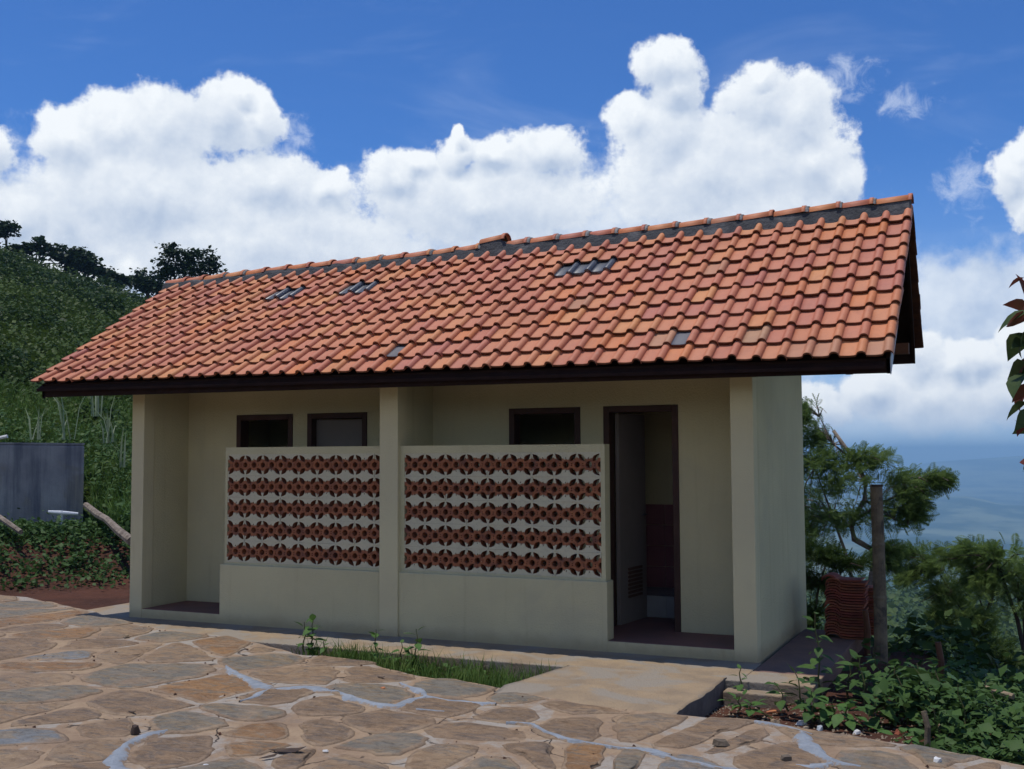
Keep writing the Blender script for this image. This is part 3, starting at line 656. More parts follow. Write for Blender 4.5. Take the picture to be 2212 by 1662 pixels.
# bridging slab, apron and ditch floor
ZA = 0.0
br = MB()
tl, tr_, bl_, brr = gz(1240, 1440, ZA), gz(1570, 1466, ZA), gz(1085, 1479, PZ), gz(1466, 1537, PZ)
E1, E2_ = Vector((bl_.x, bl_.y - .25, -.02)), Vector((brr.x, brr.y - .15, -.02))
sl = [Vector((tl.x - .25, tl.y + .03, .006)), Vector((tr_.x, tr_.y + .03, .006))]
nu, nv = 26, 22; vs = []; fs = []
for a in range(nv + 1):
    for b_ in range(nu + 1):
        u, v = b_ / nu, a / nv
        L_ = Vector((tl.x - .05, tl.y, 0)).lerp(Vector((bl_.x, bl_.y, 0)), v); R2 = Vector((tr_.x, tr_.y, 0)).lerp(Vector((brr.x, brr.y, 0)), v)
        p = L_.lerp(R2, u); jit = .02 * float(fbm(p.x * 5, p.y * 5, 2, 71)) if 0 < v < 1 else 0
        if u in (0, 1): p.x += jit * 1.5
        if v == 1: p.y -= .22
        z = .008 * (1 - v) + (PZ - .012) * v + .006 * float(fbm(p.x * 3, p.y * 3, 3, 72)) - (.03 if v == 1 else 0)
        vs.append((p.x, p.y, z))
for a in range(nv):
    for b_ in range(nu): q = a * (nu + 1) + b_; fs.append((q, q + nu + 1, q + nu + 2, q + 1))
base = len(vs); mi = [0] * len(fs)
for col_ in (0, nu):
    for a in range(nv):
        p, q = a * (nu + 1) + col_, (a + 1) * (nu + 1) + col_; s0 = len(vs)
        vs.append((vs[p][0], vs[p][1], -.28)); vs.append((vs[q][0], vs[q][1], -.28)); fs.append((p, q, s0 + 1, s0)); mi.append(1)
slab = link('bridging_slab', mesh_np('bridging_slab', vs, fs, [M['concrete'], M['concrete_side']], True, mi)); tag(slab, kind='structure')
for p in slab.data.polygons:
    if p.material_index == 1: p.use_smooth = False

AY = -.72; AXR = .54
ap = MB()
ap.box(-7.1, AY, -.3, 0.03, .001, -.002, 0); ap.box(.03, AY, -.3, AXR, -.33, -.003, 0)
apron = ap.build('apron', [M['concrete']], bevel=.008); tag(apron, kind='structure')
ap = MB(); ap.box(.034, -.328, -.3, AXR, 1.85, -.006, 0); side_apron = ap.build('side_apron', [M['apron_red']], bevel=.008); tag(side_apron, kind='structure')
ap = MB(); ap.box(-7.1, .005, -.3, -6.29, 2.6, -.008, 0); o = ap.build('left_apron', [M['concrete']], bevel=.008); tag(o, kind='structure')
ap = MB(); ap.box(-.05, -.90, -.3, .36, -.765, -.045, 0); o = ap.build('ditch_kerb', [M['concrete']], bevel=.01); tag(o, kind='structure')

# ------------------------------------------------------------------ toilet block
block = empty('toilet_block', (0, 0, 0))
tag(block, 'cream plastered toilet block with orange clay tile roof and breeze block screens', 'building')
Lx = -6.287; D1 = .667; DB = 2.16; ZF = .085; ZT = 2.34
w = MB(); w.box(Lx, .15, -.1, Lx + .15, DB, ZT); w.build('wall', M['plaster'], block)
w = MB(); w.box(-.15, .15, -.1, 0, DB, ZT)
# gable triangle on the right wall
w.hexa([(-.15, .0, ZT), (0, .0, ZT), (0, DB, ZT), (-.15, DB, ZT), (-.15, 1.2, 3.40), (0, 1.2, 3.40), (0, 1.35, 3.40), (-.15, 1.35, 3.40)])
o = w.build('wall', M['plaster'], block)
w = MB(); w.hexa([(Lx, .0, ZT), (Lx + .15, .0, ZT), (Lx + .15, DB, ZT), (Lx, DB, ZT), (Lx, 1.2, 3.25), (Lx + .15, 1.2, 3.25), (Lx + .15, 1.35, 3.25), (Lx, 1.35, 3.25)])
w.build('gable', M['plaster'], block)
w = MB(); w.box(Lx + .15, DB - .12, -.1, -.15, DB, ZT); w.build('wall', M['plaster'], block)
# door wall with four openings
doors = [(-5.50, -4.80), (-4.62, -3.92), (-2.39, -1.69), (-1.47, -.79)]; ZD = 2.02
w = MB(); xx = Lx + .15
for a, b_ in doors:
    w.box(xx, D1, ZF, a, D1 + .11, ZD); xx = b_
w.box(xx, D1, ZF, -.15, D1 + .11, ZD); w.box(Lx + .15, D1, ZD, -.15, D1 + .11, ZT + .05)
w.build('wall', M['plaster'], block)
# partitions between the stalls and the middle wall that reaches the porch front
w = MB(); w.box(-3.33, .15, ZF, -3.19, D1, ZT); w.build('wall', M['plaster'], block)
for x in (-4.71, -3.26, -1.58):
    w = MB(); w.box(x - .05, D1 + .11, ZF, x + .05, DB - .12, ZT); w.build('partition', M['plaster'], block)
# floor and step
w = MB(); w.box(Lx + .15, .02, -.1, -.15, DB - .12, ZF); w.build('porch_floor', M['porch_floor'], block, bevel=.006)
w = MB(); w.box(Lx + .16, .004, -.1, -5.14, .02, ZF - .004); w.build('step', M['plaster'], block)
w = MB(); w.box(-1.22, .004, -.1, -.17, .02, ZF - .004); w.build('step', M['plaster'], block)
for x0, x1, in ((Lx, Lx + .158), (-3.362, -3.172), (-.18, 0)):
    w = MB(); w.box(x0, 0 if x0 != -3.362 else -.018, -.1, x1, .152, ZT + .02); w.build('column', M['column'], block, bevel=.006)
w = MB(); w.box(Lx, .01, ZT - .02, 0, .15, ZT + .06); w.build('beam', M['plaster'], block)
w = MB(); w.box(Lx + .15, .16, ZT - .03, -.15, D1, ZT - .01); w.build('porch_ceiling', M['wood'], block)
w = MB(); w.box(Lx + .15, D1 + .11, ZT - .03, -.15, DB - .12, ZT - .01); w.build('stall_ceiling', M['wood'], block)
ZP, ZS = .561, 1.681
for x0, x1 in ((-5.16, -3.36), (-3.175, -1.215)):
    w = MB(); w.box(x0, 0, -.1, x1, .16, ZP); w.build('low_wall', M['plaster'], block, bevel=.008)
# breeze screens
def breeze_mesh(P_, T_):
    cu = bpy.data.curves.new('breeze_block', 'CURVE'); cu.dimensions = '2D'; cu.fill_mode = 'BOTH'; cu.extrude = T_ / 2
    def sp(pts):
        s = cu.splines.new('POLY'); s.points.add(len(pts) - 1); s.use_cyclic_u = True
        for q, (a, b_) in enumerate(pts): s.points[q].co = (a * P_, b_ * P_, 0, 1)
    h = .499; r = .125; out = [(-h, -h), (h, -h)]
    out += [(h - r * math.sin(t), -r * math.cos(t)) for t in np.linspace(0, math.pi, 9)]
    out += [(h, h), (-h, h)]
    out += [(-h + r * math.sin(t), r * math.cos(t)) for t in np.linspace(0, math.pi, 9)]
    sp(out)
    sp([(.135 * math.cos(t), .135 * math.sin(t)) for t in np.linspace(0, 2 * math.pi, 16, endpoint=False)])
    for sx in (-1, 1):
        for sy in (-1, 1):
            a = np.array([.165, .135]); b_ = np.array([.462, .44])
            d = b_ - a; nrm = np.array([-d[1], d[0]]) / np.linalg.norm(d); pts = []
            for t in np.linspace(0, 1, 8): pts.append(a + d * t + nrm * .115 * math.sin(math.pi * t ** .8))
            for t in np.linspace(1, 0, 8)[1:-1]: pts.append(a + d * t - nrm * .10 * math.sin(math.pi * t ** .9))
            pts = [(p[0] * sx, p[1] * sy) for p in pts]; sp(pts)
    for cx_, cy_, wx, wy in ((0, .27, .016, .035), (0, -.27, .016, .035), (.255, .035, .03, .013), (-.255, .035, .03, .013), (.255, -.045, .03, .013), (-.255, -.045, .03, .013)):
        sp([(cx_ - wx, cy_ - wy), (cx_ + wx, cy_ - wy), (cx_ + wx, cy_ + wy), (cx_ - wx, cy_ + wy)])
    o = bpy.data.objects.new('tmp', cu); COL.objects.link(o); bpy.context.view_layer.update()
    me = bpy.data.meshes.new_from_object(o.evaluated_get(bpy.context.evaluated_depsgraph_get()))
    bpy.data.objects.remove(o); me.name = 'breeze_block'
    co = np.empty(len(me.vertices) * 3); me.vertices.foreach_get('co', co); co = co.reshape(-1, 3)
    co = np.stack([co[:, 0], -co[:, 2], co[:, 1]], -1)      # stand it up, front at -y
    me.vertices.foreach_set('co', co.astype(np.float32).ravel()); me.materials.clear(); me.materials.append(M['breeze']); me.update()
    return me
PB = .2065; TB = .085; bm_ = breeze_mesh(PB, TB)
for x0, x1, first in ((-5.125, -3.35, -5.098), (-3.172, -1.235, -3.13)):
    s = MB(); zb = ZP + .022; zt = zb + 5 * PB
    s.box(x0, .03, ZP, x1, .15, zb); s.box(x0, .03, zt, x1, .15, ZS)
    s.box(x0, .03, zb, first - .001, .15, zt)
    last = first + 9 * .2065
    if last < x1: s.box(last + .001, .03, zb, x1, .15, zt)
    scr = s.build('breeze_screen', M['plaster'], block)
    proto = None
    for row in range(5):
        for c_ in range(9):
            cx_ = first + (c_ + .5) * PB
            if cx_ - PB / 2 > x1: continue
            o = link('breeze_block', bm_, scr)
            o.location = (cx_, .03 + TB / 2 + rs.uniform(-.003, .005), zb + (row + .5) * PB); o.rotation_euler = (rs.uniform(-.01, .01), 0, rs.uniform(-.012, .012))
# doors
for k, (a, b_) in enumerate(doors):
    f = MB(); t = .055; y0, y1 = D1 - .012, D1 + .122
    f.box(a, y0, ZF, a + t, y1, ZD); f.box(b_ - t, y0, ZF, b_, y1, ZD); f.box(a + t, y0, ZD - t, b_ - t, y1, ZD)
    f.build('door_frame', M['frame'], block, bevel=.004)
    dl = MB(); wd = b_ - a - 2 * t
    vent = MB()
    def leafparts(px0, px1, thick):
        dl.box(px0, -thick / 2, .0, px1, thick / 2, ZD - ZF - t - .01)
        vx0, vx1 = px0 + (px1 - px0) * .28, px0 + (px1 - px0) * .80
        for q in range(8):
            z = .22 + q * .035; vent.box(vx0, -thick / 2 - .012, z, vx1, -thick / 2 - .002, z + .022)
            vent.box(vx0, thick / 2 + .002, z, vx1, thick / 2 + .012, z + .022)
    if k == 1:
        leafparts(0, wd, .035); d = dl.build('door', M['door'], block); d.location = (a + t, D1 + .09, ZF + .005); d.rotation_euler.z = .10
    elif k == 3:
        leafparts(0, wd, .035); d = dl.build('door', M['door'], block); d.location = (a + t + .025, D1 + .125, ZF + .005); d.rotation_euler.z = math.radians(84)
    else:
        leafparts(0, wd, .035); d = dl.build('door', M['door'], block); d.location = (b_ - t - .022, D1 + .125, ZF + .005); d.rotation_euler.z = math.radians(91)
    vent.build('vent', M['louvre'], d)
    if k in (1, 3):
        h_ = MB(); h_.tube([(wd - .06, -.03, .95), (wd - .06, -.055, .95), (wd - .15, -.055, .95)], .009, 6); h_.build('handle', M['mortar'], d)
# open right stall: tiled dado, raised tiled step, squat pan
sx0, sx1 = -1.53, -.15
g = MB(); tw = .2
def tile_wall(p0, ux, nrm, W_, H_):
    me = None
    for a in range(int(W_ / tw + .5)):
        for c_ in range(int(H_ / tw + .5)):
            pass
def dado(x0, y0, x1, y1, z0, z1, mat_, depth):      # joined small tiles, one strip per wall
    s = MB(); L = math.hypot(x1 - x0, y1 - y0); n_ = max(1, round(L / tw)); m_ = max(1, round((z1 - z0) / tw))
    dx, dy = (x1 - x0) / L, (y1 - y0) / L; nx, ny = dy * depth, -dx * depth
    for a in range(n_):
        for c_ in range(m_):
            u0, u1 = L * a / n_ + .002, L * (a + 1) / n_ - .002; q0, q1 = z0 + (z1 - z0) * c_ / m_ + .002, z0 + (z1 - z0) * (c_ + 1) / m_ - .002
            P = [(x0 + dx * u0, y0 + dy * u0), (x0 + dx * u1, y0 + dy * u1)]
            s.hexa([(P[0][0], P[0][1], q0), (P[1][0], P[1][1], q0), (P[1][0] + nx, P[1][1] + ny, q0), (P[0][0] + nx, P[0][1] + ny, q0),
                    (P[0][0], P[0][1], q1), (P[1][0], P[1][1], q1), (P[1][0] + nx, P[1][1] + ny, q1), (P[0][0] + nx, P[0][1] + ny, q1)])
    o = s.build('wall_tiles', mat_, block); o['kind'] = 'stuff'; return o
dado(sx0, DB - .121, sx1, DB - .121, ZF + .2, 1.1, M['pinktile'], .01)
dado(-1.529, D1 + .95, -1.529, DB - .13, ZF + .2, 1.1, M['pinktile'], -.01 * -1)
dado(-.151, DB - .13, -.151, D1 + .12, ZF + .2, 1.1, M['pinktile'], .01)
s = MB(); s.box(sx0, D1 + .72, ZF, sx1, DB - .12, ZF + .2); s.build('raised_step', M['whitetile'], block, bevel=.004)
dado(sx0 + .02, D1 + .719, sx1 - .02, D1 + .719, ZF + .004, ZF + .2, M['whitetile'], .01)
pn = MB(); cx_, cy_ = -.98, D1 + .98
ring = [(cx_ + .14 * math.cos(t), cy_ + .21 * math.sin(t)) for t in np.linspace(0, 2 * math.pi, 20, endpoint=False)]
b0 = len(pn.v)
for rr_, z_ in ((1.0, ZF + .201), (1.0, ZF + .235), (.82, ZF + .24), (.70, ZF + .205), (.1, ZF + .203)):
    for (px_, py_) in ring: pn.v.append((cx_ + (px_ - cx_) * rr_, cy_ + (py_ - cy_) * rr_, z_))
for q in range(4):
    for a in range(20): pn.f.append((q * 20 + a, q * 20 + (a + 1) % 20, (q + 1) * 20 + (a + 1) % 20, (q + 1) * 20 + a)); pn.m.append(0)
pn.build('squat_pan', M['china'], block, smooth=True)

# ------------------------------------------------------------------ roof
roof = MB()
EL_, ER_, RL_, RR_ = map(Vector, ((-7.219, -.42, 2.335), (1.087, -.42, 2.262), (-6.93, 1.27, 3.545), (1.118, 1.27, 3.645)))
BL_, BR_ = Vector((-7.0, 2.60, 2.54)), Vector((1.04, 2.60, 2.575))
R2L, R2R = Vector((-6.93, 1.33, 3.545)), Vector((1.115, 1.33, 3.645))
NC, NR = 45, 10
deck = MB(); dn = Vector((0, 0, -.05)); dn2 = Vector((0, 0, -.075)); ins = Vector((.06, 0, 0))
deck.hexa([EL_ + dn2 + ins, ER_ + dn2 - ins, RR_ + dn2 - ins, RL_ + dn2 + ins, EL_ + dn + ins, ER_ + dn - ins, RR_ + dn - ins, RL_ + dn + ins])
deck.hexa([R2L + dn2 + ins, R2R + dn2 - ins, BR_ + dn2 - ins, BL_ + dn2 + ins, R2L + dn + ins, R2R + dn - ins, BR_ + dn - ins, BL_ + dn + ins])
roof = deck.build('roof', M['wood'], block)
def tile_mesh(name, w, L, over, mats, lift=.036, th=.018, roll_left=False, greypan=False):
    prof = [(0, .006), (.008, .0), (.035, -.002), (.07, -.003), (.105, 0), (.118, .004)]
    cxr, rad = .153, .034
    for t in np.linspace(math.pi * .86, 0.0, 8): prof.append((cxr + rad * math.cos(t), .003 + rad * .95 * math.sin(t)))
    prof.append((cxr + rad + .001, -.006))
    prof = [(a * w / .186, b) for a, b in prof]; n_ = len(prof)
    if roll_left: prof = [(w - a, b) for a, b in prof][::-1]
    Lt = L + over; vs = []; fs = []; mi = []
    # rows: front-top(rounded), top mid, back-top ; bottom front, bottom back
    rows = [(-.001, -.0035), (.006, 0.0), (Lt, 0.0)]
    for yy, dz in rows:
        for a, b in prof: vs.append((a, yy, b + dz + lift * (1 - yy / Lt) + .002))
    for yy in (0.0, Lt):
        for a, b in prof: vs.append((a, yy, b - th + lift * (1 - yy / Lt) + .002))
    for q in range(n_ - 1):
        g_ = 1 if greypan and q < 5 else 0
        fs.append((q, q + 1, n_ + q + 1, n_ + q)); mi.append(g_)
        fs.append((n_ + q, n_ + q + 1, 2 * n_ + q + 1, 2 * n_ + q)); mi.append(g_)
        fs.append((3 * n_ + q + 1, 3 * n_ + q, 4 * n_ + q, 4 * n_ + q + 1)); mi.append(0)
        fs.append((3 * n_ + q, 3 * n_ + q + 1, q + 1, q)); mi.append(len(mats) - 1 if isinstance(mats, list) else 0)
    for q in (0, n_ - 1):
        a = [q, n_ + q, 2 * n_ + q, 4 * n_ + q, 3 * n_ + q]; fs.append(tuple(a if q else a[::-1])); mi.append(0)
    me = mesh_np(name, vs, fs, mats, True, mi)
    sharp = me.attributes.new('sharp_edge', 'BOOLEAN', 'EDGE')
    flat = []
    for p in me.polygons: p.use_smooth = p.index % 4 in (0, 1) and len(p.vertices) == 4
    return me, np.array(vs), fs
TW, TL = .1862, .212
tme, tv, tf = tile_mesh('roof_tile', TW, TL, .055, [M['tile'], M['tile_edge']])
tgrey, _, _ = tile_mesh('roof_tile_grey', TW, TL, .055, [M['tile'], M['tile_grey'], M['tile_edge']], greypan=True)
trear, _, _ = tile_mesh('roof_tile_rear', TW, TL, .055, M['tile_rear_shade'])
tglass, _, _ = tile_mesh('glass_roof_tile', TW, TL, .055, M['glass'])
def bil(A, B, C, D, u, v): return (A * (1 - u) + B * u) * (1 - v) + (C * (1 - u) + D * u) * v
def tile_matrix(q, r, A, B, C, D):
    u, v = q / NC, r / NR
    sag = .012 * math.sin(q * .55 + r * .3) * .4 + .006 * float(vnoise(q * .35, r * .4, 81))
    p = bil(A, B, C, D, u, v); px = bil(A, B, C, D, u + 1 / NC, v); py = bil(A, B, C, D, u, v + 1 / NR)
    X_ = (px - p); Y_ = (py - p); lx, ly = X_.length, Y_.length; Nn = X_.cross(Y_).normalized()
    X_ = X_ / TW; Y_ = Y_ / TL
    jx, jy, jz = rs.uniform(-.003, .003), rs.gauss(0, .005), rs.uniform(-.002, .005)
    th_ = math.radians(rs.gauss(0, .75))
    X2 = (X_ * math.cos(th_) + Y_ * math.sin(th_)); Y2 = (Y_ * math.cos(th_) - X_ * math.sin(th_))
    o_ = p + X_ * jx + Y_ * jy + Nn * (jz + sag * .5)
    return Matrix(((X2.x, Y2.x, Nn.x, o_.x), (X2.y, Y2.y, Nn.y, o_.y), (X2.z, Y2.z, Nn.z, o_.z), (0, 0, 0, 1)))
GLASS = {(28, 7), (29, 7), (30, 7), (15, 7), (16, 7), (10, 7), (11, 7)}; GREY = {(22, 1), (36, 1)}
def put(name, me, mtx, parent):
    o = link(name, me, parent); o.matrix_local = mtx; return o
jv, jf = [], []
for r in range(NR):
    for q in range(NC):
        mt = tile_matrix(q, r, EL_, ER_, RL_, RR_)
        if (q, r) in GLASS: o = put('glass_tile', tglass, mt, roof); o['label'] = 'dark translucent glass roof tile'
        elif (q, r) in GREY: o = put('roof_tile', tgrey, mt, roof); o['label'] = 'roof tile with a grey patched face'
        elif q >= 16: put('roof_tile', tme, mt, roof)
        else:
            m_ = np.array(mt); nv = tv @ m_[:3, :3].T + m_[:3, 3]; b0 = len(jv) and sum(len(a) for a in jv)
            jf += [tuple(i_ + b0 for i_ in f_) for f_ in tf]; jv.append(nv)
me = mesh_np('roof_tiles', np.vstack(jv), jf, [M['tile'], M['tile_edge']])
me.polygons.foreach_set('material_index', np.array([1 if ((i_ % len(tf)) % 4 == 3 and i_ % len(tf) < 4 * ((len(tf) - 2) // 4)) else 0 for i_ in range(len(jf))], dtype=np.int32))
me.polygons.foreach_set('use_smooth', np.array([(i_ % len(tf)) % 4 in (0, 1) and len(tf[i_ % len(tf)]) == 4 for i_ in range(len(jf))], dtype=bool))
o = link('roof_tiles', me, roof); o['kind'] = 'stuff'; o['label'] = 'orange clay tiles on the far left end of the front slope'
jv, jf = [], []
for r in range(NR):
    for q in range(NC):
        mt = tile_matrix(q, r, BR_ + Vector((.03, 0, 0)), BL_, R2R + Vector((.0, 0, 0)), R2L)
        if q == 0 and r < 7: put('roof_tile', trear, mt, roof)
        else:
            m_ = np.array(mt); nv = tv @ m_[:3, :3].T + m_[:3, 3]; b0 = sum(len(a) for a in jv)
            jf += [tuple(i_ + b0 for i_ in f_) for f_ in tf]; jv.append(nv)
me = mesh_np('roof_tiles', np.vstack(jv), jf, M['tile_rear_shade']); o = link('roof_tiles', me, roof); o['kind'] = 'stuff'; o['label'] = 'clay tiles of the rear slope'
# ridge mortar and caps
RX0, RX1 = -7.004, 1.118
def ridge_pt(x):
    t = (x - RX0) / (RX1 - RX0); return 3.645 - .0 + (3.793 - 3.645) * t - .062 + .006 * math.sin(x * 2.1)
JS = [474, 526, 576, 632, 686, 745, 806, 867, 928, 994, 1061, 1127, 1199, 1267, 1333, 1405, 1467, 1546, 1628, 1709, 1791, 1876, 1963, 2053, 2144, 2234, 2329, 2422, 2521]
def x_on_ridge(sx):
    px = sx / 1.2803
    d = ray(px, 520); t = (1.3 - CAM[1]) / d[1]; return float(CAM[0] + d[0] * t)
JX = [x_on_ridge(s_) for s_ in JS]; JX[0] = RX0; JX[-1] = RX1
mo = MB(); n_ = 160; vs = []; fs = []
for a in range(n_ + 1):
    x = RX0 + .01 + (RX1 - RX0 - .03) * a / n_; zt = ridge_pt(x); bump_ = .006 * float(vnoise(x * 6, 1, 83))
    raised = .055 if JX[14] + .0 < x < JX[15] - .01 else 0
    zb = 3.52 + (3.62 - 3.52) * a / n_
    for (yy, zz) in ((1.17 + bump_, zb - .03), (1.205 + bump_, zb + .05), (1.235 + bump_, zt + .01 + raised), (1.365, zt + .01 + raised), (1.40, zb + .05), (1.43, zb - .03)): vs.append((x, yy, zz + (.006 * float(vnoise(x * 9, yy * 9, 84)))))
for a in range(n_):
    for q in range(5): s0 = a * 6 + q; fs.append((s0, s0 + 1, s0 + 7, s0 + 6)[::-1])
fs += [tuple(range(6)), tuple(n_ * 6 + q for q in range(6))[::-1]]
link('ridge_mortar', mesh_np('ridge_mortar', vs, fs, M['mortar']), roof)
capm = MB(); collars = MB()
def arch(mb, x0, x1, r0, r1, z0, z1, m=0, flat=.75):
    na_ = 9; b0 = len(mb.v)
    for x, r_, z in ((x0, r0, z0), (x1, r1, z1)):
        for th_ in (0, .012):
            for t in np.linspace(0, math.pi, na_): mb.v.append((x, 1.3 - (r_ - th_) * math.cos(t), z + (r_ - th_) * flat * math.sin(t)))
    for q in range(na_ - 1):
        mb.f.append((b0 + q, b0 + q + 1, b0 + 2 * na_ + q + 1, b0 + 2 * na_ + q)); mb.m.append(m)
        mb.f.append((b0 + q, b0 + na_ + q, b0 + na_ + q + 1, b0 + q + 1)); mb.m.append(m)
        mb.f.append((b0 + 2 * na_ + q, b0 + 2 * na_ + q + 1, b0 + 3 * na_ + q + 1, b0 + 3 * na_ + q)); mb.m.append(m)
for k in range(len(JX) - 1):
    x0, x1 = JX[k], JX[k + 1]; up_ = .055 if k == 14 else 0
    z0, z1 = ridge_pt(x0) - .012 + up_, ridge_pt(x1) - .004 + up_ + (.012 if k == 14 else 0)
    mb = MB(); arch(mb, x0 + .004, x1 - .035, .078, .082, z0, z1); arch(mb, x1 - .036, x1 - .003, .094, .094, z1, z1)
    o = mb.build('ridge_cap', M['tile'], roof, smooth=True)
    for p in o.data.polygons: p.use_smooth = True
    if k == 14: o['label'] = 'ridge cap raised above its neighbours'
    if k in (2, 3, 8, 9, 11, 13, 15, 16, 17, 18, 19, 20, 21, 22, 24, 25, 26):
        mb = MB(); arch(mb, x1 + .001 + rs.uniform(-.03, 0), x1 + rs.uniform(.015, .035), .093, .086, z1 - .002, z1 - .004); mb.build('mortar_collar', M['collar'], roof, smooth=True)
# fascias, barge boards, rafters
f = MB(); fl, fr_ = Vector((-7.13, -.375, 2.203)), Vector((1.065, -.375, 2.162))
t3 = Vector((0, .028, 0)); hL, hR = Vector((0, 0, .135)), Vector((0, 0, .105))
f.hexa([fl, fr_, fr_ + t3, fl + t3, fl + hL, fr_ + hR, fr_ + hR + t3, fl + hL + t3]); f.build('fascia', M['wood'], roof)
f = MB(); fl, fr_ = Vector((-6.95, 2.50, 2.41)), Vector((.985, 2.50, 2.44)); hh = Vector((0, 0, .15))
f.hexa([fl, fr_, fr_ + t3, fl + t3, fl + hh, fr_ + hh, fr_ + hh + t3, fl + hh + t3]); f.build('fascia', M['wood'], roof)
def barge(a, b, h_, th_, mat_, name='barge_board', dz=0.0):
    s = MB(); X_ = Vector((th_, 0, 0)); H_ = Vector((0, 0, h_)); a = Vector(a); b = Vector(b)
    s.hexa([a, a + X_, b + X_, b, a + H_, a + X_ + H_, b + X_ + H_, b + H_]); return s.build(name, mat_, roof)
barge((1.035, -.375, 2.157), (1.06, 1.3, 3.44), .15, .025, M['wood'])
barge((1.0605, -.385, 2.150), (1.068, .15, 2.57), .12, .006, M['metal'], 'skylit_barge_face')  # thin face added over the barge to carry its painted sky-lit tone
barge((.975, 2.53, 2.44), (1.04, 1.3, 3.44), .15, .025, M['wood'])
barge((-7.12, -.375, 2.19), (-6.95, 1.3, 3.34), .15, .025, M['wood'])
barge((-6.97, 2.53, 2.40), (-6.95, 1.3, 3.34), .15, .025, M['wood'])
for x in np.linspace(-6.8, .75, 12):
    u = (x + 7.2) / 8.3; s = MB()
    zf_ = 2.335 * (1 - u) + 2.262 * u - .135; zr_ = 3.545 * (1 - u) + 3.645 * u - .135
    s.hexa([(x, -.345, zf_ + .03), (x + .05, -.345, zf_ + .03), (x + .05, 1.27, zr_), (x, 1.27, zr_), (x, -.345, zf_ + .085), (x + .05, -.345, zf_ + .085), (x + .05, 1.27, zr_ + .055), (x, 1.27, zr_ + .055)])
    s.hexa([(x, 1.33, zr_), (x + .05, 1.33, zr_), (x + .05, 2.49, 2.44), (x, 2.49, 2.44), (x, 1.33, zr_ + .055), (x + .05, 1.33, zr_ + .055), (x + .05, 2.49, 2.495), (x, 2.49, 2.495)])
    s.build('rafter', M['wood_brown'], roof)
s = MB(); s.box(0.01, 1.26, 3.36, 1.03, 1.34, 3.46); s.build('ridge_beam', M['wood_brown'], roof)
s = MB(); s.box(0.01, 2.08, 2.50, .98, 2.16, 2.60); s.build('purlin', M['wood_brown'], roof)

# ------------------------------------------------------------------ stacked tiles on the apron's far end
sm_, sv_, sf_ = tile_mesh('spare_tile', .33, .235, .0, M['terra_stack'], lift=0.0, th=.014, roll_left=True)
GRP = 'clay roof tiles stacked on the apron behind the building corner'
z = -.004; base_x = gz(1776, 1381, 0).x
for k in range(22):
    o = link('clay_roof_tile', sm_); o.location = (base_x + rs.uniform(-.008, .008) + (.012 if k < 12 else .02) - (.03 if k == 21 else 0), 1.40 + rs.uniform(-.01, .01), z + .012); o.rotation_euler.z = rs.uniform(-.02, .02)
    tag(o, 'red clay roof tile lying on top of the taller stack beside the post' if k == 21 else 'red clay roof tile inside the taller stack on the side apron', 'roof tile', GRP)
    z += .0235
z = -.004
for k in range(18):
    o = link('clay_roof_tile', sm_); o.location = (base_x + .085 + rs.uniform(-.012, .012), 1.67 + rs.uniform(-.01, .01), z + .012); o.rotation_euler.z = rs.uniform(-.05, .05)
    tag(o, 'red clay roof tile lying on top of the lower rear stack' if k == 17 else 'red clay roof tile inside the lower rear stack', 'roof tile', GRP)
    z += .0235

# ------------------------------------------------------------------ post, stakes, tank, pipes
p = gz(1903, 1408, -.03); post = empty('bamboo_post', p)
tag(post, 'tall weathered bamboo post standing beside the stacked tiles', 'post')
s = MB(); H = 1.36; nodes = [0, .03, .42, .44, .46, .85, .87, .89, H - .01, H]
s.tube([(.004 * math.sin(z_ * 3), 0, z_ - .15 if z_ == 0 else z_) for z_ in nodes], [.055, .054, .052, .057, .052, .050, .055, .050, .050, .050], 14, cap=True)
s.build('stem', M['post'], post, smooth=False)
s = MB(); s.tube([(0, 0, H - .012), (0, 0, H + .004)], [.052, .052], 14); s.build('rim', M['bark_dark'], post)
def stake(x, y, h_, r_, lab, zz=-.1, mat='post'):
    p = gz(x, y, zz); s = MB(); s.tube([(p.x, p.y, zz - .1), (p.x + .01, p.y, zz + h_ * .5), (p.x - .01, p.y + .01, zz + h_)], [r_, r_ * .95, r_ * .9], 7)
    o = s.build('wooden_stake', M[mat], shift=(p.x, p.y, zz)); tag(o, lab, 'stake')
stake(2001, 1604, .17, .018, 'short pale wooden stake at the paving edge among weeds', -.03)
stake(2031, 1470, .28, .026, 'brown wooden stake rising behind the broad leaves at right', -.1, 'wood_brown')
p = gz(1872, 1398, -.05); s = MB(); s.tube([(p.x, p.y, -.2), (p.x + .01, p.y, .1), (p.x - .005, p.y, .26)], [.03, .027, .025], 7); o = s.build('wooden_stake', M['wood_brown'], shift=(p.x, p.y, -.1)); tag(o, 'brown stake leaning beside the stack of tiles and the post', 'stake')

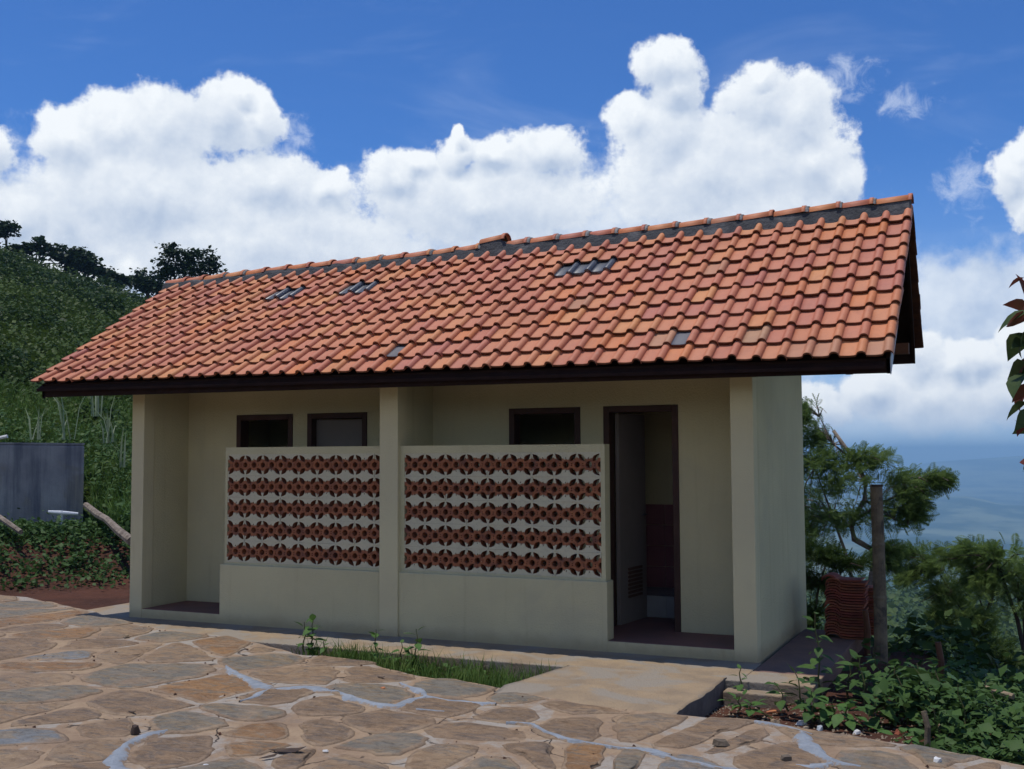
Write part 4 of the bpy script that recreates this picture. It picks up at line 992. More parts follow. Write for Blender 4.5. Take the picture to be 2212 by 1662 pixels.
tc_r = gd(183, 962, 19.0); tb = gd(183, 1115, 18.6)
tx, ty, tz = tc_r.x, tc_r.y, tc_r.z
side = Vector((tx - 1.87, ty + 8.58, 0)).normalized(); lat = Vector((side.y, -side.x, 0))
tk = empty('water_tank', (tx, ty, .05)); tag(tk, 'grey weathered concrete water tank on the bank left of the building', 'tank')
s = MB(); a = -lat * 3.6 + side * .2
c0 = Vector((0, 0, 0)); Wd = -lat * 3.8 + side * .6; Dd = side * 2.0 - lat * .4; Ht = Vector((0, 0, tz - .05))
s.hexa([c0, c0 + Wd, c0 + Wd + Dd, c0 + Dd, c0 + Ht, c0 + Wd + Ht + Vector((0, 0, .05)), c0 + Wd + Dd + Ht, c0 + Dd + Ht]); s.build('tank_body', M['tank'], tk, bevel=.03)
s = MB(); e_ = .02; c1 = Ht + Vector((0, 0, .002)); s.hexa([c1, c1 + Wd + Vector((0, 0, .05)), c1 + Wd + Dd, c1 + Dd, c1 + Vector((0, 0, .03)), c1 + Wd + Vector((0, 0, .08)), c1 + Wd + Dd + Vector((0, 0, .03)), c1 + Dd + Vector((0, 0, .03))]); s.build('lid', M['tank'], tk)
# tap on its riser in front of the tank
p = gd(133, 1120, 18.0); s = MB(); tp = empty('tap', (p.x, p.y, p.z - .3)); tag(tp, 'shiny metal tap bar on a riser before the grey tank', 'tap')
M['chrome'] = material('chrome', (.7, .72, .75), None, 3, .25); M['chrome'].node_tree.nodes
s.tube([(0, 0, 0), (0, 0, .42)], .02, 8); s.build('riser', M['chrome'], tp)
s = MB(); q0, q1 = -lat * .19, lat * .23; s.tube([q0 + Vector((0, 0, .40)), Vector((0, 0, .38)), q1 + Vector((0, 0, .36))], [.022, .034, .022], 8); s.build('crossbar', M['chrome'], tp)
p0, p1, p2 = gd(-60, 960, 18.6), gd(16, 943, 18.4), 0; s = MB(); s.tube([p0, p1], .028, 8); o = s.build('white_pipe', M['white'], shift=tuple(p0)); tag(o, 'end of a white pipe jutting in above the tank', 'pipe')
p0, p1 = gd(186, 1092, 18.3), gd(285, 1170, 15.5); pm = p0.lerp(p1, .5) + Vector((0, 0, .03)); s = MB(); s.tube([p0, p0.lerp(p1, .3), pm, p0.lerp(p1, .75), p1], [.05, .055, .05, .06, .065], 8)
o = s.build('bamboo_pole', M['bark'], shift=tuple(p0)); tag(o, 'pale bamboo pole sloping down from the tank to the building', 'pole')
p0, p1 = gd(-20, 1105, 17.6), gd(45, 1150, 16.6); s = MB(); s.tube([p0, p0.lerp(p1, .5), p1], [.035, .04, .035], 7); o = s.build('bamboo_pole', M['bark'], shift=tuple(p0)); tag(o, 'short grey pole lying in the weeds under the tank', 'pole')

# ------------------------------------------------------------------ vegetation
def rot_mats(n, rg, tilt=(0, .6), up=None):
    a = rg.random(n) * 2 * math.pi; t = tilt[0] + rg.random(n) * (tilt[1] - tilt[0])
    return a, t
LEAF_V = np.array([(0, 0, 0), (.32, .5, .07), (0, 1, -.10), (-.32, .5, .07), (0, .5, 0.0)]); LEAF_F = np.array([(0, 1, 4), (1, 2, 4), (2, 3, 4), (3, 0, 4)])
def scatter(pos, tv_, tf_, scale, heading, pitch, roll_, sx=1.0):
    """copies of a template (long axis +y) at positions, numpy-merged"""
    n = len(pos); ch, sh = np.cos(heading), np.sin(heading); cp, sp_ = np.cos(pitch), np.sin(pitch); cr, sr = np.cos(roll_), np.sin(roll_)
    v = tv_[None] * np.array([1, 1, 1]) * scale[:, None, None]; v = v * np.array([sx, 1, 1])
    x, y, z = v[..., 0], v[..., 1], v[..., 2]
    x, z = x * cr[:, None] + z * sr[:, None], -x * sr[:, None] + z * cr[:, None]
    y, z = y * cp[:, None] - z * sp_[:, None], y * sp_[:, None] + z * cp[:, None]
    x, y = x * ch[:, None] - y * sh[:, None], x * sh[:, None] + y * ch[:, None]
    V = np.stack([x, y, z], -1) + pos[:, None, :]
    F = tf_[None] + (np.arange(n) * len(tv_))[:, None, None]
    return V.reshape(-1, 3), F.reshape(-1, tf_.shape[1])
def ground_z(x, y): return height(x, y)
def leafcloud(name, pos, size, mat_, parent=None, rg=None, sx=1.0, droop=-.3, spread=.9, shift=None, flat=False):
    n = len(pos); rg = rg or rng
    V, F = scatter(pos, LEAF_V[:4] if flat else LEAF_V, np.array([(0, 1, 2), (0, 2, 3)]) if flat else LEAF_F, size * (.6 + .8 * rg.random(n)), rg.random(n) * 6.283, droop + (rg.random(n) - .5) * 2 * spread, (rg.random(n) - .5) * 1.6, sx)
    if shift is not None: V = V - np.array(shift)
    o = link(name, mesh_np(name, V, F, mat_), parent)
    if shift is not None and parent is None: o.location = shift
    return o
def clump_points(blobs, n, rg, shell=.55):
    """points near the surfaces of ellipsoids, broken into sub clumps so that gaps show"""
    out = []
    vol = np.array([b[3] * b[4] for b in blobs]); vol = vol / vol.sum()
    for b, f_ in zip(blobs, vol):
        k = max(8, int(n * f_ / 26)); c = rg.normal(size=(k, 3)); c /= np.linalg.norm(c, axis=1, keepdims=True)
        c *= (shell + (1.05 - shell) * rg.random((k, 1)))
        c = c * [b[3], b[3], b[4]] + [b[0], b[1], b[2]]
        s_ = min(b[3], b[4]) * .38
        for q in c: out.append(q + rg.normal(size=(26, 3)) * s_ * [1, 1, .55])
    return np.vstack(out)
# frond of a feathery acacia leaf
def frond(npairs=7, L=1.0):
    vs = [(0, 0, 0), (.012, L, -.22), (-.012, L, -.22)]; fs = [(0, 1, 2)]
    for k in range(npairs):
        y = .12 + .86 * k / npairs; z = -.22 * (y) ** 2; ll = .27 * math.sin(math.pi * (.18 + .72 * k / npairs))
        for sgn in (-1, 1):
            b0 = len(vs); vs += [(0, y, z), (sgn * ll * .6, y + ll * .42 + .028, z - .02), (sgn * ll, y + ll * .55, z - .07), (sgn * ll * .55, y + ll * .25 - .02, z - .02)]
            fs += [(b0, b0 + 1, b0 + 2), (b0, b0 + 2, b0 + 3)]
    return np.array(vs, float), np.array(fs)
FV, FF = frond()
def acacia(name, base, trunk, limbs, blobs, nf, fs, label, mat_='leaf_acacia', bark='bark', r0=.05, seed=1):
    rg = np.random.default_rng(seed); root = empty(name, base); bx = np.array(base)
    tag(root, label, 'tree')
    s = MB(); P = [Vector(q) - Vector(base) for q in trunk]; s.tube(P, [r0 * (1 - .6 * k / (len(P) - 1)) for k in range(len(P))], 8)
    for L in limbs:
        Q = [Vector(q) - Vector(base) for q in L[:-1]]; s.tube(Q, [L[-1] * (1 - .75 * k / (len(Q) - 1)) for k in range(len(Q))], 6)
    ends = []
    for b in blobs:       # twigs into each leaf mass
        c = np.array(b[:3]); allp = [np.array(q) for q in trunk] + [np.array(q) for L in limbs for q in L[:-1]]
        a = min(allp, key=lambda q: np.linalg.norm(q - c))
        for _ in range(5):
            e = c + rg.normal(size=3) * [b[3] * .55, b[3] * .55, b[4] * .5]; m_ = (a + e) / 2 + [0, 0, .08]
            s.tube([Vector(a - bx), Vector(m_ - bx), Vector(e - bx)], [.011, .008, .003], 4, cap=False)
    s.build('trunk', M[bark], root, smooth=True)
    pts = clump_points([(b[0], b[1], b[2], b[3] * 1.12, b[4] * 1.15) for b in blobs], nf, rg, .15); n = len(pts)
    ctr = np.array([b[:3] for b in blobs]).mean(0)
    hd = np.arctan2(-(pts[:, 0] - ctr[0]), pts[:, 1] - ctr[1]) + rg.normal(size=n) * .8
    V, F = scatter(pts, FV, FF, fs * (.6 + .7 * rg.random(n)), hd, .15 + rg.normal(size=n) * .6, rg.normal(size=n) * .9)
    link('crown', mesh_np('crown', V - bx, F, M[mat_]), root); return root
def bl(x, y, d, rx, ry):      # a leaf mass seen at (x, y) in the photograph, d metres away
    p = gd(x, y, d); return (p.x, p.y, p.z, rx * d / FPX, ry * d / FPX)
def T(*pts, d): return [tuple(gd(x, y, d + (q[0] if q else 0))) for x, y, *q in pts]
d = 14.5
acacia('feathery_tree', tuple(gd(1862, 1500, d)), T((1862, 1500), (1872, 1400), (1862, 1340), (1880, 1270), (1892, 1192), (1845, 1165), (1838, 1130), (1868, 1080), (1870, 1040), (1850, 1000), (1800, 930), d=d),
       [T((1862, 1340), (1845, 1270), (1825, 1190), (1800, 1120), (1760, 1010), d=d) + [.035], T((1838, 1130), (1900, 1090), (1960, 1060), (2010, 1045), d=d) + [.025],
        T((1850, 1000), (1800, 960), (1770, 900), d=d) + [.02], T((1868, 1080), (1930, 1120), (1960, 1140), d=d) + [.02]],
       [bl(1742, 890, d, 22, 18), bl(1765, 945, d, 42, 22), bl(1775, 1000, d, 60, 34), bl(1820, 985, d, 55, 25), bl(1865, 1000, d, 45, 18), bl(1740, 1060, d + .4, 45, 50), bl(1830, 1050, d, 70, 40),
        bl(1790, 1120, d, 60, 38), bl(1860, 1110, d, 50, 30), bl(1930, 1045, d, 50, 26), bl(1990, 1040, d, 45, 16), bl(2025, 1042, d, 24, 8), bl(1965, 1085, d, 40, 26), bl(1930, 1120, d, 42, 34), bl(1975, 1110, d, 22, 14),
        bl(1750, 1150, d + .5, 40, 34), bl(1905, 1190, d, 30, 22), bl(1700, 1100, d + .5, 60, 60), bl(1920, 1215, d, 22, 8)], 2500, .165,
       'tall feathery tree with a crooked pale trunk behind the bamboo post', seed=3, r0=.055)
d = 15.5
acacia('feathery_tree', tuple(gd(2105, 1520, d)), T((2105, 1520), (2098, 1430), (2108, 1390), (2130, 1330), (2150, 1270), (2160, 1210), d=d),
       [T((2108, 1390), (2090, 1340), (2060, 1290), (2030, 1240), d=d) + [.02], T((2098, 1430), (2075, 1390), (2060, 1370), d=d) + [.018], T((2130, 1330), (2110, 1280), (2090, 1230), d=d) + [.015]],
       [bl(1985, 1200, d, 35, 14), bl(2010, 1225, d, 40, 18), bl(1965, 1250, d, 40, 12), bl(2045, 1215, d, 50, 26), bl(2100, 1230, d, 60, 40), bl(2060, 1270, d, 60, 34), bl(2025, 1295, d, 40, 22), bl(2085, 1320, d, 45, 18), bl(2065, 1375, d, 40, 18),
        bl(2105, 1385, d, 40, 12), bl(2040, 1340, d, 25, 12), bl(2120, 1355, d, 22, 8)], 850, .16, 'feathery tree right of the post with low layered branches', bark='bark_dark', seed=5, r0=.04)
d = 14.2
acacia('feathery_tree', tuple(gd(2260, 1560, d)), T((2260, 1560), (2240, 1480), (2215, 1420), (2198, 1340), (2180, 1290), (2160, 1230), d=d),
       [T((2240, 1480), (2225, 1380), (2200, 1300), (2185, 1240), d=d) + [.02], T((2215, 1420), (2210, 1330), (2216, 1250), d=d) + [.015]],
       [bl(2080, 1195, d, 30, 16), bl(2150, 1195, d, 45, 22), bl(2165, 1225, d, 60, 36), bl(2215, 1230, d, 50, 36), bl(2150, 1270, d, 50, 26), bl(2220, 1290, d, 45, 28), bl(2280, 1260, d, 60, 40), bl(2135, 1225, d, 40, 30)], 800, .16,
       'feathery tree at the right edge with thin bent stems', bark='bark_dark', seed=8, r0=.035)
d = 13.4
acacia('shrubby_tree', tuple(gd(1760, 1480, d)), T((1760, 1480), (1762, 1400), (1758, 1340), (1768, 1270), (1790, 1200), d=d),
       [T((1762, 1400), (1745, 1330), (1738, 1260), (1736, 1200), d=d) + [.012], T((1758, 1340), (1790, 1290), (1815, 1240), (1850, 1200), d=d) + [.012], T((1762, 1370), (1750, 1300), (1760, 1230), d=d) + [.01]],
       [bl(1745, 1190, d, 30, 30), bl(1785, 1200, d, 40, 20), bl(1745, 1250, d, 22, 26), bl(1775, 1260, d, 22, 14), bl(1755, 1330, d, 22, 16), bl(1742, 1370, d, 18, 14), bl(1820, 1215, d, 40, 14)], 420, .15,
       'small shrubby tree with dark thin stems between wall and tile stack', bark='bark_dark', seed=11, r0=.022, mat_='leaf_hill')
acacia('shrubby_tree', tuple(gd(2150, 1560, 15)), T((2150, 1560), (2150, 1500), (2145, 1450), d=15), [], [bl(2138, 1395 + 30, 15, 40, 26), bl(2170, 1450, 15, 36, 30), bl(2110, 1455, 15, 30, 20)], 320, .16,
       'small dark bush on the slope below the right-hand trees', bark='bark_dark', seed=12, r0=.02, mat_='leaf_hill')

# hillside cover, denser near
def sector(n, r0, r1, a0, a1, rg, p=1.0):
    r = r0 + (r1 - r0) * rg.random(n) ** p; a = a0 + (a1 - a0) * rg.random(n)
    x = CAM[0] + np.sin(a) * r; y = CAM[1] + np.cos(a) * r; return x, y
rg = np.random.default_rng(21)
x, y = sector(7600, 20, 131, -.96, -.62, rg, 1.0)
zz = height(x, y); rad = np.hypot(x - CAM[0], y - CAM[1]); k = 60
sc_ = (.16 + .0052 * rad) * rg.uniform(.4, 1.7, len(x))
pts = (rg.normal(size=(len(x), k, 3)) * sc_[:, None, None] * [1, 1, .38] + np.stack([x, y, zz + sc_ * .2], -1)[:, None, :]).reshape(-1, 3)
sz = np.repeat(.05 + .0021 * rad, k)
o = leafcloud('hillside_shrubs', pts, sz, M['leaf_hill'], rg=rg, sx=1.5, droop=0, flat=True); tag(o, 'dense green shrubs and scrub covering the hillside', 'shrubs', kind='stuff')
x, y = sector(150, 24, 128, -.96, -.62, rg, .8); zz = height(x, y); rad = np.hypot(x - CAM[0], y - CAM[1]); k = 260
sc_ = (.25 + .0085 * rad) * rg.uniform(.6, 1.5, len(x))
pts = rg.normal(size=(len(x), k, 3)); pts /= np.linalg.norm(pts, axis=2, keepdims=True); pts *= (.6 + .45 * rg.random((len(x), k, 1)))
pts = (pts * sc_[:, None, None] * [1.1, 1.1, .8] + np.stack([x, y, zz + sc_ * .45], -1)[:, None, :]).reshape(-1, 3)
o = leafcloud('hillside_bushes', pts, np.repeat(.05 + .0024 * rad, k), M['leaf_dark2'], rg=rg, sx=1.5, droop=0, flat=True); tag(o, 'darker rounded bushes scattered over the hillside', 'bushes', kind='stuff')
x, y = sector(3500, 16.9, 26, -.95, -.66, rg); m_ = (fbm(x * .9, y * .9, 3, 95) > .02) | (np.hypot(x - CAM[0], y - CAM[1]) > 19.5); x, y = x[m_], y[m_]; zz = height(x, y); pts = []
for a_, b_, c_ in zip(x, y, zz):
    s_ = rg.uniform(.06, .24); pts.append(rg.normal(size=(14, 3)) * [s_, s_, s_ * .8] + [a_, b_, c_ + s_])
pts = np.vstack(pts)
keep = ~((((pts[:, :2] - [tx, ty]) @ np.array([side.x, side.y])) > -.15) & (((pts[:, :2] - [tx, ty]) @ np.array([side.x, side.y])) < 2.2) & (((pts[:, :2] - [tx, ty]) @ np.array([-lat.x, -lat.y])) > -.15))
pts = pts[keep]
pr = np.hypot(pts[:, 0] - CAM[0], pts[:, 1] - CAM[1]); pa = np.arctan2(pts[:, 0] - CAM[0], pts[:, 1] - CAM[1])
keep = ~((pa < -.775) & (pr < 19.2) & (pts[:, 2] > height(pts[:, 0], pts[:, 1]) + .10 + .10 * fbm(pts[:, 0] * 2, pts[:, 1] * 2, 2, 96)))
pts = pts[keep]
bx, by = sector(26000, 17.0, 30, -.95, -.66, rg); m_ = fbm(bx * .5, by * .5, 3, 97) > -.3; bx, by = bx[m_], by[m_]
dtk = (np.stack([bx, by], -1) - [tx, ty]); m_ = ~((dtk @ np.array([side.x, side.y]) > -.5) & (dtk @ np.array([side.x, side.y]) < 2.2) & (dtk @ np.array([-lat.x, -lat.y]) > -.1)) & ~((np.arctan2(bx - CAM[0], by - CAM[1]) < -.775) & (np.hypot(bx - CAM[0], by - CAM[1]) < 19))
bx, by = bx[m_], by[m_]
n = len(bx); hb = .45; aa = rg.random(n) * 6.283; base_ = np.stack([bx, by, height(bx, by)], -1)
Vg, Fg = scatter(base_, np.array([(-.03, 0, 0), (.03, 0, 0), (.02, .6, .04), (0, 1, -.14), (-.02, .6, .04)]), np.array([(0, 1, 2), (0, 2, 4), (4, 2, 3)]), hb * (.4 + .9 * rg.random(n)), aa, 1.0 + .45 * rg.random(n), rg.normal(size=n) * .2, .8)
o = link('bank_grass', mesh_np('bank_grass', Vg, Fg, M['grass_long'])); tag(o, 'long bright grass growing over the bank and lower slope', 'grass', kind='stuff')
o = leafcloud('bank_weeds', pts, .085, M['leaf_weed2'], rg=rg, sx=1.2); tag(o, 'tangled green weeds over the bank around the tank', 'weeds', kind='stuff')
x, y = sector(460, 15.2, 17.8, -.93, -.68, rg, .6); zz = height(x, y)
pts = np.vstack([rg.normal(size=(18, 3)) * [.12, .12, .07] + [a_, b_, c_ + .08] for a_, b_, c_ in zip(x, y, zz)])
o = leafcloud('bank_weeds', pts, .07, M['leaf_weed2'], rg=rg, sx=1.2); tag(o, 'low green weeds at the foot of the red soil bank', 'weeds', kind='stuff')
# grass blades
def blade_mesh(pos, h_, rg, w_=.008, bend=.5):
    n = len(pos); a = rg.random(n) * 6.283; H_ = h_ * (.5 + .9 * rg.random(n)); bx_, by_ = np.cos(a), np.sin(a); wx, wy = -by_ * w_, bx_ * w_; bd = bend * H_ * (.3 + rg.random(n))
    z0 = np.zeros(n)
    v0 = pos + np.stack([wx, wy, z0], -1); v1 = pos - np.stack([wx, wy, z0], -1)
    m_ = pos + np.stack([bx_ * bd * .3, by_ * bd * .3, H_ * .6], -1); v2 = m_ - np.stack([wx, wy, z0], -1) * .8; v3 = m_ + np.stack([wx, wy, z0], -1) * .8
    v4 = pos + np.stack([bx_ * bd, by_ * bd, H_], -1)
    V = np.stack([v0, v1, v2, v3, v4], 1).reshape(-1, 3); b0 = (np.arange(n) * 5)[:, None]
    F = np.concatenate([b0 + [[0, 1, 2]], b0 + [[0, 2, 3]], b0 + [[3, 2, 4]]]); return V, F
n = 5200; x = rg.uniform(-3.55, -1.0, n); e1 = edge_y(x); y = e1 + rg.random(n) * (AY - e1)
t = np.clip((x + 3.5) / .9, 0, 1); keep = (rg.random(n) < (.15 + .85 * t) * np.clip(.75 + 1.1 * fbm(x * 3, y * 3, 3, 99), .1, 1)) & (y < AY) & (x < np.interp(y, [tl.y - .0, bl_.y], [tl.x, bl_.x])[()] if False else True)
xs_lim = np.interp(y, sorted([bl_.y, tl.y]), [bl_.x, tl.x - .05]); keep = keep & (x < xs_lim)
pos = np.stack([x, y, height(x, y) - .01], -1)[keep]
V, F = blade_mesh(pos, .16, rg, .0045)
o = link('ditch_grass', mesh_np('ditch_grass', V, F, M['grass'])); tag(o, 'green grass and seedlings filling the ditch before the screen wall', 'grass', kind='stuff')
pp = pos[rg.random(len(pos)) < .3] ; pp = pp + np.stack([0 * pp[:, 0], 0 * pp[:, 0], .03 + .07 * rg.random(len(pp))], -1)
o = leafcloud('ditch_seedlings', pp, .055, M['leaf_weed'], rg=rg, sx=1.1); tag(o, 'small broad leaved seedlings among the ditch grass', 'seedlings', kind='stuff')
# tall pale reeds on the hill
for k, (px, py, dd, hh_, nb) in enumerate(((232, 958, 20, .75, 7), (245, 955, 20.5, .6, 5), (140, 950, 21, .8, 6), (205, 900, 24, 1.1, 6), (75, 950, 20.5, .5, 6), (265, 1010, 19, .5, 5))):
    p = gd(px, py, dd); p.z = max(p.z, float(height(p.x, p.y)) + .1); b0 = np.array([[p.x, p.y, p.z]] * nb) + rg.normal(size=(nb, 3)) * [.05, .05, 0]
    V, F = blade_mesh(b0, hh_, rg, .017, .45); V = V - np.array([p.x, p.y, p.z]); o = link('reed', mesh_np('reed', V, F, M['reed']), loc=p)
    tag(o, ['tall pale reed tuft right of the tank', 'thin pale reed tuft close behind the tall one', 'pale reed tuft above the tank', 'long grass tuft higher on the slope', 'small reed tuft above the tank left side', 'short grass tuft near the building corner'][k], 'reed', 'pale reeds on the bank')

# trees on the ridge of the hill
def hill_tree(px, base_y, d, blobs, label, size, n, seed, mat_='leaf_dark', trunk_r=.12):
    rg = np.random.default_rng(seed); b = gd(px, base_y, d); root = empty('ridge_tree', b); tag(root, label, 'tree', 'trees along the hill ridge')
    bb = [bl(*q[:2], d, *q[2:]) for q in blobs]; s = MB()
    for q in bb:
        e = Vector(q[:3]) - b; s.tube([Vector((0, 0, -.5)), Vector((e.x * .3, e.y * .3, e.z * .45)), e], [trunk_r, trunk_r * .6, trunk_r * .25], 6)
        for _ in range(4):
            f_ = e + Vector(rg.normal(size=3) * [q[3] * .6, q[3] * .6, q[4] * .5]); s.tube([e * .8, f_], [trunk_r * .3, trunk_r * .1], 4)
    s.build('trunk', M['bark_dark'], root)
    pts = clump_points(bb, n, rg, .3) - np.array(b)
    o = leafcloud('crown', pts, size, M[mat_], root, rg, sx=1.4, droop=0)
    return root
hill_tree(14, 545, 128, [(16, 498, 20, 15), (8, 492, 14, 10)], 'small round tree standing alone at the far left of the ridge', .45, 500, 31)
hill_tree(75, 570, 126, [(60, 537, 18, 10), (88, 532, 22, 14), (110, 545, 26, 14), (135, 556, 28, 18), (150, 570, 26, 20), (40, 540, 14, 8)], 'wide spreading dark tree left of centre on the ridge', .5, 1500, 32)
hill_tree(185, 605, 126, [(168, 548, 22, 12), (180, 565, 24, 18), (200, 580, 24, 16), (225, 590, 20, 14), (165, 575, 18, 14)], 'dark flat topped tree in the middle of the ridge', .5, 1300, 33)
hill_tree(250, 628, 124, [(240, 605, 22, 12), (262, 612, 22, 12), (280, 608, 14, 8)], 'low dark bushy tree right of the flat topped one', .45, 700, 34)
hill_tree(320, 640, 118, [(315, 602, 26, 18), (328, 615, 28, 22), (300, 610, 16, 14), (345, 625, 22, 18)], 'rounded dense tree touching the left end of the roof', .4, 1500, 35)
hill_tree(405, 690, 90, [(372, 548, 22, 20), (365, 572, 22, 20), (395, 560, 24, 22), (420, 552, 24, 16), (445, 560, 24, 20), (400, 590, 40, 22), (440, 585, 30, 22), (355, 592, 14, 14), (462, 575, 12, 14), (368, 535, 8, 10)], 'large open leafy tree rising behind the left end of the roof', .26, 2600, 36, trunk_r=.1)

# weeds with separate leaves
def leaf_mesh(name, w_, mat_, curl=.12):
    vs = []; fs = []; prof = [(0, .02), (.12, .55), (.32, 1.0), (.55, .92), (.78, .5), (.93, .16), (1, 0.01)]
    for k, (t, wv) in enumerate(prof):
        z = .05 - curl * 2.2 * (t - .35) ** 2; vs += [(-w_ * wv, t, z + .04 * wv), (0, t, z), (w_ * wv, t, z + .04 * wv)]
    for k in range(len(prof) - 1):
        for q in range(2): a = k * 3 + q; fs.append((a, a + 1, a + 4, a + 3))
    return mesh_np(name, vs, fs, M[mat_], True)
LM = {'weed': leaf_mesh('weed_leaf', .30, 'leaf_weed'), 'weed2': leaf_mesh('weed_leaf', .27, 'leaf_weed2'), 'broad': leaf_mesh('broad_leaf', .5, 'leaf_weed2', .18),
      'branch': leaf_mesh('branch_leaf', .22, 'leaf_branch', .2), 'red': leaf_mesh('branch_leaf', .22, 'leaf_red', .2)}
def weed(base, h_, nl, ls, label, kind_='weed', seed=1, lean=(0, 0), group=None, cat='weed', spread=.0, top=True):
    rg = random.Random(seed); root = empty('weed', base); tag(root, label, cat, group)
    s = MB(); n_ = 5; P = [Vector((lean[0] * (k / n_) ** 1.4 * h_ + .01 * math.sin(k * 2 + seed), lean[1] * (k / n_) * h_ + .01 * math.cos(k + seed), h_ * k / n_ - .02)) for k in range(n_ + 1)]
    s.tube(P, [.005 * (1.3 - k / n_) + .0015 for k in range(n_ + 1)], 5); s.build('stem', M['stem'], root)
    for k in range(nl):
        t = (.12 + .88 * (k + .5) / nl); i0 = min(int(t * n_), n_ - 1); p = P[i0].lerp(P[i0 + 1], t * n_ - i0)
        a = k * 2.4 + rg.uniform(-.4, .4); sc = ls * (1.5 if group and 'ditch' in group else 1.15) * (1.15 - .5 * t) * rg.uniform(.7, 1.2)
        o = link('leaf', LM[kind_], root); out = Vector((math.cos(a), math.sin(a), 0)) * (spread * rg.random() + .012)
        o.location = p + out; o.scale = (sc, sc, sc)
        o.rotation_euler = (rg.uniform(-.55, .35) + (.5 if t > .85 else 0), rg.uniform(-.3, .3), a - math.pi / 2)
    return root
GZ0 = -.11
def wd_at(x, y, h_px, nl, ls, label, kind_='weed', zz=GZ0, **kw):
    p = gz(x, y, zz); dd = (p - Vector(CAM)).length; weed(p, h_px * dd / FPX, nl, ls, label, kind_, **kw)
g1 = 'seedlings in the ditch before the wall'; g2 = 'leafy weeds on the soil at the right'
wd_at(657, 1409, 66, 9, .075, 'leafy weed stem left of the pair before the left screen wall', seed=2, zz=.0, group=g1)
wd_at(671, 1408, 72, 11, .08, 'tallest weed before the left screen wall with drooping leaves', seed=3, zz=.0, lean=(.08, 0), group=g1)
wd_at(700, 1414, 36, 6, .06, 'short seedling right of the tallest weed', seed=4, zz=.0, group=g1)
wd_at(812, 1436, 78, 9, .08, 'bushy seedling left of the middle column foot', seed=5, zz=-.05, group=g1)
wd_at(868, 1440, 56, 7, .065, 'small seedling just right of the middle column foot', seed=6, zz=-.06, group=g1)
wd_at(900, 1442, 84, 9, .095, 'broad topped seedling right of the middle column', seed=7, zz=-.06, group=g1)
wd_at(888, 1444, 46, 6, .06, 'low seedling under the broad topped one', seed=8, zz=-.06, group=g1)
# right-hand weeds
wd_at(1773, 1497, 165, 20, .12, 'tall thin weed in front of the tile stack', 'weed2', seed=9, lean=(-.05, 0), group=g2, zz=-.08)
wd_at(1600, 1500, 60, 7, .07, 'slender bare stemmed weed right of the bridging slab', 'weed', seed=10, group=g2, zz=-.08)
wd_at(1597, 1532, 34, 12, .10, 'low rosette weed by the slab side', 'weed', seed=11, group=g2, zz=-.08, spread=.05)
wd_at(1622, 1536, 26, 9, .09, 'flat spreading weed right of the slab rosette', 'weed', seed=12, group=g2, zz=-.08, spread=.06)
wd_at(1738, 1540, 90, 13, .13, 'bushy weed left of the tall thin weed', 'weed2', seed=13, group=g2, zz=-.08, lean=(-.2, 0))
wd_at(1700, 1530, 55, 8, .10, 'leaning weed nearest the ditch kerb', 'weed2', seed=14, group=g2, zz=-.08, lean=(-.4, 0))
wd_at(1755, 1552, 60, 10, .14, 'dark leaved weed on bare soil near the paving', 'weed2', seed=15, group=g2, zz=-.08)
wd_at(1800, 1552, 44, 14, .13, 'bright green spreading weed at the paving edge', 'weed', seed=16, group=g2, zz=-.08, spread=.08)
wd_at(1830, 1560, 40, 12, .12, 'bright green weed right of the spreading one', 'weed', seed=17, group=g2, zz=-.08, spread=.08)
wd_at(1955, 1600, 26, 9, .09, 'small green weed beside the short pale stake', 'weed', seed=18, group=g2, zz=-.05, spread=.05)
rw = random.Random(77); k = 0
words = ['nearest the apron edge', 'behind the bushy clump', 'with a leaning stem', 'half hidden by its neighbours', 'under the broad leaves', 'close to the paving edge', 'with narrow drooping leaves', 'on the slope shoulder', 'beside the brown stake', 'at the right edge of the bed', 'rising over the low growth', 'in the darkest part of the bed']
for (x, y, h_, nl, ls) in ((1830, 1500, 80, 14, .12), (1870, 1520, 95, 16, .13), (1905, 1490, 90, 14, .13), (1930, 1540, 100, 16, .14), (1960, 1560, 95, 14, .14), (1985, 1530, 90, 14, .13), (2050, 1560, 110, 16, .14),
                           (2090, 1590, 100, 14, .13), (2130, 1570, 95, 14, .13), (2030, 1600, 70, 12, .12), (2170, 1600, 90, 14, .12), (1890, 1560, 60, 12, .12)):
    wd_at(x, y, h_, nl, ls, 'dark green leafy weed ' + words[k], 'weed2', seed=40 + k, group=g2, zz=-.10, lean=(rw.uniform(-.25, .25), rw.uniform(-.2, .2)), spread=.03); k += 1
# plant with a few broad round leaves
p = gz(2020, 1545, -.1); bp = empty('broad_leaf_plant', p); tag(bp, 'plant with broad rounded leaves beside the brown stake', 'plant')
s = MB(); 
for k, (x, y, sc, rz, rx) in enumerate(((1975, 1443, .20, 1.9, -.3), (2012, 1452, .26, .4, -.35), (2050, 1462, .25, -.9, -.5), (1960, 1462, .18, 2.4, -.4), (2000, 1510, .2, .3, -.7))):
    q = gd(x, y, (Vector(CAM) - p).length) - p; s.tube([Vector((0, 0, 0)), Vector((q.x * .4, q.y * .4, q.z * .7)), q], [.006, .005, .003], 5)
    o = link('leaf', LM['broad'], bp); o.location = q - Vector((0, .02, 0)); o.scale = (sc, sc, sc); o.rotation_euler = (rx, .2, rz)
s.build('stem', M['stem'], bp)
